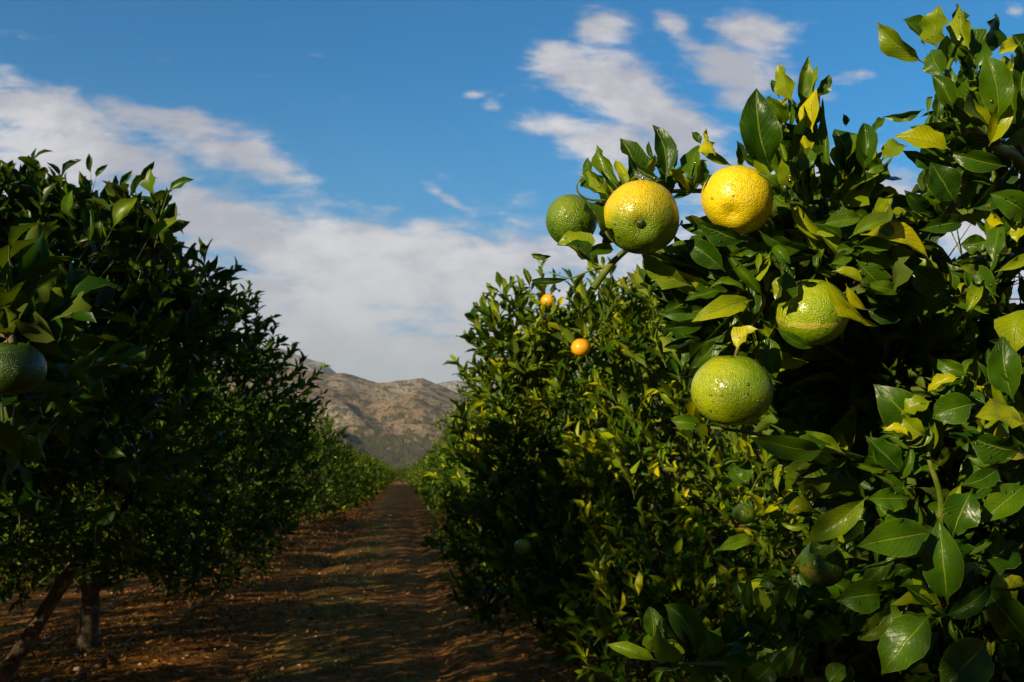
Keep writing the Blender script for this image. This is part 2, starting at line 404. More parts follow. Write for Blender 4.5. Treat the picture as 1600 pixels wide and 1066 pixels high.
# ------------------------------------------------------------------ hills
def hill_material(base_a, base_b, scrub, s):
    m, t, b, o = mat('rocky hillside')
    oc = t.new('ShaderNodeTexCoord').outputs['Object']
    sp = t.new('ShaderNodeSeparateXYZ'); t.link(oc, sp.inputs[0])
    mpp = t.new('ShaderNodeMapping'); mpp.inputs['Scale'].default_value = (1,.28,1); t.link(oc, mpp.inputs[0]); oc = mpp.outputs[0]
    n1 = t.noise(oc, .006*s, 6, .6, .3); n2 = t.noise(oc, .030*s, 7, .72, .3); n3 = t.noise(oc, .075*s, 5, .75)
    col = t.mix(t.step(n1, .4, .62), base_a, base_b)
    col = t.mix(t.m('MULTIPLY', t.step(n3, .50, .70), .6), col, (.62,.50,.40))
    low = t.step(sp.outputs[2], 30, 75, .09, .0)          # scrub closes up towards the foot
    d = t.m('ADD', t.m('ADD', t.m('MULTIPLY', n2, .5), t.m('MULTIPLY', n3, .5)), low)
    col = t.mix(t.m('MULTIPLY', t.step(d, .475, .545), .9), col, scrub)
    t.link(col, b.inputs['Base Color']); b.inputs['Roughness'].default_value = 1; b.inputs['Specular IOR Level'].default_value = 0
    t.link(t.bump(t.m('ADD', n2, t.m('MULTIPLY', n3, .8)), 1.0, 26), b.inputs['Normal']); return m
def az_of(px): return math.atan2(P(px,740,1)[0], P(px,740,1)[1])
def hills(name, prof, r0, r1, m, seed, rough):
    ax = np.array([az_of(p[0]) for p in prof]); hz = np.array([(740-p[1])/F for p in prof])
    az = np.linspace(R(-58), R(62), 620); tt = np.linspace(0, 1.35, 90)
    A, T = np.meshgrid(az, tt)
    jit = (fbm(A*9, A*0, 1, seed+20)-.5)*.0
    crest = np.interp(A, ax, hz)*r1
    Rr = r0+(r1-r0)*T
    X, Y = Rr*np.sin(A), Rr*np.cos(A)
    up = np.clip(T, 0, 1)**1.25
    ridge = 1-np.abs(2*fbm(X, Y, .0042, seed, 5)-1)
    H = crest*up+ (ridge-.75)*rough*np.sin(np.clip(T,0,1)*np.pi)*crest/250 + (fbm(X, Y, .015, seed+5, 4)-.5)*rough*.22*np.clip(T*3, 0, 1)
    H = np.where(T > 1, H-(T-1)*crest*1.2, H)-3
    v = np.stack([X, Y, H], -1).reshape(-1, 3); n_ = len(az)
    i, j = np.meshgrid(np.arange(len(tt)-1), np.arange(n_-1), indexing='ij')
    f = np.stack([i*n_+j, i*n_+j+1, (i+1)*n_+j+1, (i+1)*n_+j], -1).reshape(-1, 4)
    prop(mesh_np(name, v, f, m), kind='structure')
hills('rocky_hills', [(-900,640),(-300,560),(100,600),(400,570),(470,580),(500,583),(535,584),(560,592),(590,598),(620,595),(640,592),(658,591),(680,600),(700,608),(730,622),(760,640),(800,655),(900,670),(1200,650),(1700,620),(2600,640)],
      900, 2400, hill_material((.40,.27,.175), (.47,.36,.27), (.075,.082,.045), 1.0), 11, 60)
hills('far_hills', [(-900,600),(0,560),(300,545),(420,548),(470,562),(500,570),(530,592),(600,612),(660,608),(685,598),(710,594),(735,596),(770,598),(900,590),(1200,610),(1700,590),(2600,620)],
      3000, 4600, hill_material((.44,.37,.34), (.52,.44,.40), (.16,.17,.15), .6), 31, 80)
def plain_foot():
    """olive and orange groves seen as one far mass at the foot of the hills"""
    rng = np.random.default_rng(5); N = 5200
    az = rng.uniform(R(-12), R(16), N); r = rng.uniform(520, 1150, N)
    x, y = r*np.sin(az), r*np.cos(az); s = rng.uniform(3, 6.5, N)
    V_, F_, T_, o = [], [], [], 0
    for k in range(N):
        c = rng.normal(0, 1, (9,3)); c = norm(c)*rng.uniform(.7, 1.15, (9,1))*s[k]; c[:,2] = np.abs(c[:,2])*.9
        base = np.array([x[k], y[k], max(0, (r[k]-900)*.03)+.5])
        from_ = len(c); order = rng.permutation(9)
        for q in range(6):
            tri = rng.choice(9, 3, replace=False); V_.append(c[tri]+base); F_.append([o, o+1, o+2]); o += 3
    V_ = np.concatenate(V_)
    m, t, b, o_ = mat('far grove'); geo = t.new('ShaderNodeNewGeometry')
    t.link(t.ramp(geo.outputs['Random Per Island'], [(0,(.03,.045,.015)), (.6,(.065,.08,.03)), (1,(.15,.13,.06))]), b.inputs['Base Color']); b.inputs['Roughness'].default_value = 1
    prop(mesh_np('far_grove', V_, np.array(F_), m, smooth=False), 'dark green groves and scrub massed along the foot of the rocky hills', 'grove', kind='stuff')
plain_foot()

# ------------------------------------------------------------------ trees
def lobe_points(rng, lobes, n, shell=(.72, 1.04), inner=.16):
    L = np.array([tuple(l)+(1.0,)*(7-len(l)) for l in lobes], float); w = (L[:,3]*L[:,4]+L[:,4]*L[:,5]+L[:,3]*L[:,5])
    if L.shape[1] > 6: w = w*L[:,6]
    pos, out = [], []
    tot = 0
    while tot < n:
        k = rng.choice(len(L), n*2, p=w/w.sum()); d = norm(rng.normal(size=(n*2, 3)))
        rr = np.where(rng.random(n*2) < inner, rng.uniform(.25, shell[0], n*2), rng.uniform(shell[0], shell[1], n*2))
        p = L[k,:3]+d*rr[:,None]*L[k,3:6]
        q = ((p[:,None,:]-L[None,:,:3])/L[None,:,3:6]); q = np.sqrt((q**2).sum(-1)); q[np.arange(len(k)), k] = 9
        ok = (q.min(1) > .70) | (rng.random(len(k)) < .12)
        p, d = p[ok], (d/L[k,3:6])[ok]; pos.append(p); out.append(norm(d)); tot += len(p)
    return np.concatenate(pos)[:n], np.concatenate(out)[:n]
def crown(rng, lobes, n_shoots, per=7, leaf=.085, ns=4, nc=2, up=.55, young=.10, clip=None, shoot=(.10,.26), keep=None, leafkeep=None):
    p, out = lobe_points(rng, lobes, n_shoots)
    if clip is not None: ok = p[:,2] > clip; p, out = p[ok], out[ok]
    if keep is not None: ok = keep(p); p, out = p[ok], out[ok]
    n = len(p)
    d = norm(out*.8+np.array([0,0,up])+rng.normal(0, .38, (n,3)))
    L = rng.uniform(shoot[0], shoot[1], n)
    st = p-d*L[:,None]*.6
    yng = rng.random(n) < young
    ph0 = rng.uniform(0, 6.28, n)
    ref = norm(np.cross(d, rng.normal(size=(n,3)))); ref2 = np.cross(d, ref)
    B, A, Nn, T, LL = [], [], [], [], []
    for k in range(per):
        fr = (k+.6)/per; ph = ph0+k*2.4+rng.normal(0,.3,n)
        rad = ref*np.cos(ph)[:,None]+ref2*np.sin(ph)[:,None]
        el = rng.uniform(.45, 1.15, n)*(1-.35*fr)
        a = norm(d*np.cos(el)[:,None]+rad*np.sin(el)[:,None]+np.array([0,0,-.06]))
        B.append(st+d*(L*fr)[:,None]); A.append(a)
        Nn.append(norm(d*.9-rad*.35+np.array([0,0,.35])+rng.normal(0,.28,(n,3))))
        T.append(np.where(yng, rng.uniform(.55,.92,n)*(0.6+.4*fr)+.05, rng.uniform(.12,.56,n))); LL.append(leaf*rng.uniform(.65,1.2,n)*(1-.25*(fr>.85)))
    B, A, Nn, T, LL = map(np.concatenate, (B, A, Nn, T, LL))
    if leafkeep is not None:
        ok = leafkeep(B) & leafkeep(B+norm(A)*LL[:,None]) & leafkeep(B+norm(A)*LL[:,None]*.5); B, A, Nn, T, LL = B[ok], A[ok], Nn[ok], T[ok], LL[ok]
        ok = leafkeep(st) & leafkeep(st+d*L[:,None]); st, d, L = st[ok], d[ok], L[ok]
    N = len(B)
    lv = leaves(B, A, Nn, LL, LL*rng.uniform(.38,.52,N), rng.uniform(.25,.95,N), rng.uniform(-.2,1.4,N), rng.normal(0,.35,N), rng.normal(0,.55,N),
                rng.uniform(.0,.35,N), T, ns, nc, rng)
    return lv, (st, st+d*L[:,None])
def twigs(a, b, r):
    """three-sided tapering twigs, all in one array"""
    n = len(a); d = norm(b-a); s = norm(np.cross(d, np.array([.3,.9,.2]))); u = np.cross(d, s)
    an = np.array([0, 2.09, 4.19]); ring = s[:,None]*np.cos(an)[:,None]+u[:,None]*np.sin(an)[:,None]
    v = np.concatenate([a[:,None]+ring*r, b[:,None]+ring*r*.45], 1).reshape(-1,3)
    q = np.array([[0,1,4,3],[1,2,5,4],[2,0,3,5]]); f = (q[None]+(np.arange(n)*6)[:,None,None]).reshape(-1,4)
    return v, f, np.zeros((len(v),2)), np.full(len(v), .3)
def trunk_mesh(rng, base, lobes, r, name, parent, fork=.5, lean=(0,0), mult=1.0, extra=()):
    """a trunk that forks low into limbs reaching into the lobes of the crown: one continuous mesh per tree"""
    base = np.array(base, float); f0 = base+np.array([lean[0], lean[1], fork])
    parts = [tube(curve([base+[0,0,-.06], base+[lean[0]*.2, lean[1]*.2, fork*.35], f0, f0+[lean[0]*.5,lean[1]*.5,.18]], 12), r*np.interp(np.linspace(0,1,12), [0,.12,.6,1], [1.45,1.08,.92,.75]), 12, rng=rng, rough=.09)]
    tg = [np.array(l[:3]) for l in lobes if l[3] > .55]
    rng.shuffle(tg)
    for k, q in enumerate(tg[:int(6*mult)]):
        rr = r*rng.uniform(.45,.62); mid = f0*.55+q*.45+rng.normal(0,.10,3); mid[2] -= .05
        st = f0+np.array([0,0,rng.uniform(-.12,.1)])
        parts.append(tube(curve([st, mid, q+rng.normal(0,.08,3)], 10), rr*np.linspace(1,.25,10), 8, rng=rng, rough=.07))
        for _ in range(2):
            e = q+norm(rng.normal(size=3))*rng.uniform(.15,.28)
            parts.append(tube(curve([mid, (mid+e)/2+rng.normal(0,.06,3), e], 7), rr*.45*np.linspace(1,.2,7), 6, rng=rng, rough=.05))
    for pts, rad in extra: parts.append(tube(curve(pts, 14), rad*np.linspace(1,.55,14), 12, rng=rng, rough=.08))
    v, f, u, tn = merge(parts)
    return mesh_np(name, v, f, M_BARK, parent)
LIMB0 = [P(-420,520,2.6), P(-250,505,1.9), P(-80,508,1.35), P(8,522,1.2), P(20,540,1.15)]
def build_tree(seed, base, lobes, label, group, n_shoots=1900, per=7, leaf=.085, ns=4, nc=2, r=.085, young=.1, up=.55, clip=None, lean=(0,0), fork=.5, mat_=None, extra=(), keep=None, mult=1.0, more=None, light_tshift=0.0):
    rng = np.random.default_rng(seed)
    root = empty('citrus_tree', base, label, 'citrus tree', group)
    lv, (a, b) = crown(rng, lobes, n_shoots, per, leaf, ns, nc, up, young, clip, keep=keep)
    tw = twigs(a, b, .0022)
    lv = (*lv[:3], lv[3]+light_tshift)
    if more is not None:
        mv = more[0]-np.array([base[0], base[1], 0]); K_ = len(more[3])//len(HLEFT); b0_ = mv.reshape(len(HLEFT), K_, 3)[:,2]
        lv = merge([lv, (mv, *more[1:])]); n_ = len(b0_); rt = b0_+np.stack([rng.normal(-.01,.015,n_), rng.normal(.01,.02,n_), -rng.uniform(.04,.08,n_)], -1)
        tw = merge([tw, twigs(rt, b0_, .0018)])
    v, f, u, tn = merge([lv, tw])
    mi = np.concatenate([np.zeros(len(lv[1]), int), np.ones(len(tw[1]), int)])
    mesh_np('crown', v, f, [mat_ or M_LEAFF, M_STEM], root, u, tn, midx=mi)
    trunk_mesh(rng, (0,0,0), lobes, r, 'trunk', root, fork, lean, mult, extra)
    return root
def copy_tree(src, loc, rz, sc, label, group):
    r = src.copy(); C.objects.link(r); r.location = loc; r.rotation_euler = (0,0,rz); r.scale = sc
    r['label'] = label; r['group'] = group
    for ch in src.children:
        c = ch.copy(); C.objects.link(c); c.parent = r
    return r
def hedge_lobes(seed, R_=1.9, top=2.75, low=.55, n=8):
    rng = random.Random(seed); out = []
    for k in range(n):
        an = 6.283*k/n+rng.uniform(-.25,.25); d = R_*rng.uniform(.50,.60); rr = R_-d+rng.uniform(-.08,.06)
        zc = rng.uniform(low+.65, low+1.0); out.append((d*math.cos(an), d*math.sin(an), zc, rr, rr, rng.uniform(.70,.88)))
    for k in range(4):
        an = rng.uniform(0,6.28); d = rng.uniform(.1,.65); rz = rng.uniform(.6,.8)
        out.append((d*math.cos(an), d*math.sin(an), top-rz-rng.uniform(0,.25), rng.uniform(.7,.95), rng.uniform(.7,.95), rz))
    for k in range(5):       # shoots that stand proud of the outline
        an = rng.uniform(0,6.28); d = rng.uniform(.5,1.3)
        out.append((d*math.cos(an), d*math.sin(an), top-.42-rng.uniform(0,.35), .26, .26, .5))
    return out
def hero(H, rng, ns=13, nc=6):
    n = len(H); bx, by, tx, ty, w, d, roll, fold, bend, tone = H.T
    dz = rng.uniform(-.012, .018, n)
    base = np.array([P(bx[k], by[k], d[k]) for k in range(n)]); tip = np.array([P(tx[k], ty[k], d[k]+dz[k]) for k in range(n)])
    ax = tip-base; L = np.linalg.norm(ax, axis=1); a = ax/L[:,None]
    view = norm((base+tip)/2-CAM); n0 = -view; n0 = norm(n0-(n0*a).sum(1,keepdims=True)*a)
    s = np.cross(a, n0); sunward = norm(-RT*.8+UP*.55); sg = np.sign((s*sunward).sum(1)); sg[sg==0] = 1
    r_ = np.radians(roll+rng.normal(0,9,n)); nr = n0*np.cos(r_)[:,None]+s*(sg*np.sin(r_))[:,None]
    width = w/F*d/np.maximum(np.abs(np.cos(r_)), .5)*1.15
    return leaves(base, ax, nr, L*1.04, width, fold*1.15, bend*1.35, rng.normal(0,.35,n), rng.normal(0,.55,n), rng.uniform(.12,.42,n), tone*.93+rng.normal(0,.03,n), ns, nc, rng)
HLEFT = np.array([[float(q) for q in l.split()] for l in """
244 309 235 265 15 2.4 45 .4 .4 .85
263 299 302 281 15 2.4 30 .5 .5 .6
252 343 273 317 17 2.4 -30 .5 .5 .3
231 375 279 345 17 2.35 40 .4 .6 .75
218 399 235 330 19 2.4 -45 .4 .4 .25
210 320 222 300 7 2.4 -20 .4 .4 .3
176 357 213 311 24 2.3 40 .4 .5 .8
173 378 213 351 26 2.35 -20 .4 .6 .3
139 383 135 318 22 2.3 20 .6 .5 .6
160 388 158 345 22 2.35 40 .3 .6 .75
108 343 113 299 16 2.4 40 .4 .4 .7
10 357 56 342 21 2.2 0 .3 .6 .45
265 398 243 375 15 2.5 10 .5 .6 .5
310 409 305 380 17 2.5 40 .4 .5 .75
318 430 339 399 11 2.5 -30 .5 .4 .3
326 435 365 422 17 2.5 -20 .4 .6 .35
142 272 139 241 11 2.9 20 .5 .4 .5
150 278 168 258 9 2.9 0 .5 1.2 .4
184 294 206 267 11 2.9 20 .5 .4 .5
178 298 180 274 9 2.9 -20 .5 .4 .4
40 288 18 262 11 2.9 10 .5 .4 .4
43 296 33 257 9 2.9 20 .5 .4 .5
48 294 55 268 10 2.9 -20 .5 .4 .4
90 548 68 546 20 1.7 0 .5 .5 .3
60 548 122 546 20 1.5 5 .5 .7 .42
10 530 30 515 18 1.4 10 .5 .7 .5
150 560 130 575 14 1.9 10 .4 .6 .5
70 500 110 480 24 1.9 -10 .5 .6 .3
30 800 60 780 30 2.2 -10 .5 .6 .38
150 820 180 790 30 2.2 -10 .5 .6 .38
""".strip().splitlines()])
GL, GR = 'citrus trees in the left row', 'citrus trees in the right row'
# -- three general trees, then copies along both rows
rel = lambda L, b: [(l[0]-b[0], l[1]-b[1])+tuple(l[2:]) for l in L]
# left row, nearest tree (trunk out of frame on the left, its limbs reach over the bottom left)
def sph(px, py, d, rpx, fy=1.0, w=1.0):
    c = P(px, py, d); r = rpx/F*d; return (c[0], c[1], c[2], r, r*1.1, r*fy, w)
b0 = (-2.9, 2.2)
L0 = [(-2.9,2.3,1.55,1.35,1.3,.95),(-1.75,2.75,2.02,.62,.6,.50),(-1.20,2.95,1.98,.46,.5,.40),(-.98,2.95,1.86,.36,.45,.36),(-1.62,2.7,2.35,.42,.4,.34),(-1.75,3.3,2.0,.6,.5,.45),(-1.05,2.9,2.18,.2,.2,.30),(-1.45,2.8,2.33,.2,.2,.28),(-2.0,2.9,2.32,.4,.3,.3),(-3.1,.7,2.15,1.3,1.2,1.05),(-3.3,2.2,2.15,1.1,1.1,.85),sph(205,350,2.45,26,1,4),sph(250,365,2.45,20,1,4),sph(150,325,2.9,26,1,3),sph(50,322,2.95,34,1,3),sph(185,350,2.5,36,1,3),sph(215,420,2.8,85,.9),sph(290,455,3.1,62,.8),sph(120,400,2.9,95),sph(310,500,3.2,55),sph(20,355,3.2,60),sph(-40,560,1.55,150),sph(60,600,1.9,90),sph(5,515,1.22,40,1,9),sph(-30,590,1.45,60,1,4)]
build_tree(101, b0+(0,), rel(L0, b0), 'nearest citrus tree of the left row, big leaves toned dark for shade at the left edge', GL, 3300, 8, .088, 6, 2, .09, .03, .6, mat_=M_LEAFF, more=hero(HLEFT*np.array([1]*9+[.62]), np.random.default_rng(6), 6, 4), light_tshift=-.14, extra=[([q-np.array([-2.9,2.2,0]) for q in LIMB0], .008)])  # leaf tones lowered here, so shade is put into the leaf colour
b1 = (-2.55, 5.6)
L1 = [(-2.6,5.5,1.9,1.3,1.3,1.0),(-1.75,4.9,1.85,.85,.8,.72),(-1.4,5.7,1.85,.88,.9,.85,1.7),(-1.30,5.3,1.55,.72,.8,.55),(-2.9,4.6,2.0,1.0,.9,.8),(-3.4,4.4,1.9,.9,.8,.75),(-4.0,5.6,1.8,.9,1.1,.95),(-3.6,6.9,1.8,1.0,.9,.95),(-2.4,7.1,1.8,1.0,.8,.85),(-2.3,4.6,2.75,.35,.3,.45),(-1.75,4.9,2.45,.3,.3,.4),
      (-2.7,4.7,2.85,.25,.25,.45),(-1.25,5.6,2.35,.4,.4,.45,1.8),(-1.75,5.0,2.6,.45,.45,.45,2),(-1.15,5.9,1.8,.5,.55,.72,1.6),(-3.0,5.2,2.65,.9,.8,.45),(-1.35,4.7,1.7,.5,.5,.45),(-2.2,4.2,1.75,.6,.45,.5)]
limb = [((.15,-.1,.0), (.25,-.1,.25), (.52,-.05,.75), (.75,0,1.2)), .06]
build_tree(102, b1+(0,), rel(L1, b1), 'citrus tree with a low forked trunk, second in the left row', GL, 4400, 8, .080, 4, 2, .09, .10, .6, fork=.42, lean=(-.05,0), extra=[limb])
# right row, second tree: the broad sunlit crown in the middle
b2 = (2.3, 5.0)
L2 = [(2.3,5.0,1.6,1.2,1.2,.95),(1.35,4.9,1.75,.88,.8,.80),(1.25,4.4,1.25,.78,.7,.62),(1.6,4.0,1.55,.9,.7,.8),(2.2,3.7,1.5,.9,.7,.75),(1.15,5.4,1.4,.72,.7,.75),(1.5,4.6,1.95,.65,.6,.62),(2.4,4.4,1.95,.7,.6,.50),
      sph(800,528,4.35,70),sph(855,500,4.25,62),sph(935,498,4.15,66),sph(1020,505,4.05,74),sph(790,590,4.4,62),(1.02,4.6,2.2,.3,.3,.38),(.72,4.7,2.05,.28,.28,.36),(.66,4.6,1.75,.36,.36,.5),(.95,4.5,1.9,.5,.5,.55),(.6,5.2,1.3,.4,.5,.6),(1.45,4.3,2.3,.25,.25,.3),(1.9,4.3,2.35,.28,.28,.28),(1.25,3.8,.95,.6,.5,.45),(.8,4.7,1.3,.4,.4,.45),(2.9,4.0,1.4,.8,.7,.7)]
build_tree(103, b2+(0,), rel(L2, b2), 'sunlit citrus tree behind the close fruiting branches, its crown jutting over the path', GR, 3700, 8, .092, 4, 2, .09, .50, .9, light_tshift=.04)  # more yellow shoots and a raised tone paint sunlight into the leaves
# general trees
ORD = ['third','fourth','fifth','sixth','seventh','eighth']
protoA = build_tree(111, (-2.8, 8.9, 0), hedge_lobes(1, 1.88, 2.85, .55), 'citrus tree with a straight dark trunk, third in the left row', GL, 2100, 7, .088, 4, 2, .085)
protoB = build_tree(112, (2.3, 8.4, 0), hedge_lobes(2, 1.98, 2.85, .4)+[(-1.5,-.3,1.72,.45,.6,.5),(-1.25,.6,1.85,.6,.6,.6),(-1.4,-.9,1.6,.4,.5,.5)], 'low bushy citrus tree, third in the right row beyond the sunlit one', GR, 2100, 7, .088, 4, 2, .085, .30)
protoC = build_tree(113, (-2.85, 12.2, 0), hedge_lobes(3, 1.80, 2.75, .72), 'citrus tree with a pale sunlit trunk foot, fourth in the left row', GL, 1700, 6, .10, 4, 2, .085, .12)
protoF = build_tree(114, (2.3, 26.0, 0), hedge_lobes(4, top=2.6, low=.3), 'seventh or later citrus tree of the right row, small with distance', GR, 1100, 5, .15, 2, 2, .085, .30)
rr = random.Random(5)
def row(x, y0, n0, side, grp):
    y = y0; k = n0
    while y < 128:
        src = (rr.choice([protoA, protoB, protoC]) if y < 24 else protoF)
        if not (src is protoF and side == 'right' and abs(y-26) < 1.6):
            if k < 6: lab = {('left',3+1): 'fifth citrus tree of the left row, its slim trunk pale in the sun', ('left',5): 'sixth citrus tree of the left row, dark skirt hanging low over the path',
                             ('right',3): 'fourth citrus tree of the right row, bushy down to the soil', ('right',4): 'fifth citrus tree of the right row, merging into the hedge of crowns',
                             ('right',5): 'sixth citrus tree of the right row, merging into the far hedge'}[(side, k)]
            else: lab = 'one of the distant citrus trees merging into the %s hedge of crowns' % side
            s = rr.uniform(.92, 1.06)
            copy_tree(src, (x+rr.uniform(-.12,.12), y, 0), rr.uniform(0, 6.28), (s, s, s*rr.uniform(1.0,1.14)), lab, grp)
        y += 3.4*(1 if y < 60 else 1.0); k += 1
protoF['label'] = 'one of the distant citrus trees merging into the right hedge of crowns'
row(-2.8, 15.6, 4, 'left', GL)
row(2.3, 11.8, 3, 'right', GR)
# trees standing across the far end of the path
for k, x in enumerate((-3.4, -.1, 3.4)):
    copy_tree(protoF, (x, 134+k*.6, 0), k*1.3, (1.05,1.05,1.02), 'pale green citrus tree closing the far end of the path' if k == 1 else 'distant citrus tree at the corner of the far end', 'trees across the far end')
# trees behind the photographer whose shade falls across the aisle
for k, (x, y, s) in enumerate(((-3.0,-1.25,1.02), (-3.0,-4.7,1.05))):
    copy_tree(protoA if k else protoC, (x, y, 0), 1.0+k*2, (s,s,s*(.982,.97)[k]), ('citrus tree beside the photographer, first before the frame', 'citrus tree behind the photographer, second before the frame')[k], GL)
# next row to the left, seen low between the trunks; extended out of view for added shade
for k in range(11):
    copy_tree((protoC, protoA, protoB)[k % 3], (-8.1+rr.uniform(-.1,.1), -8.5+k*3.5, 0), rr.uniform(0,6.28), (1.06,1.06,1.12), 'green citrus tree of the next row, a row partly glimpsed between the left trunks', 'citrus trees of the next row on the left')
#PART3
# ------------------------------------------------------------------ the close tree on the right
GF = 'citrus fruit on the close branches'
rng = np.random.default_rng(42)
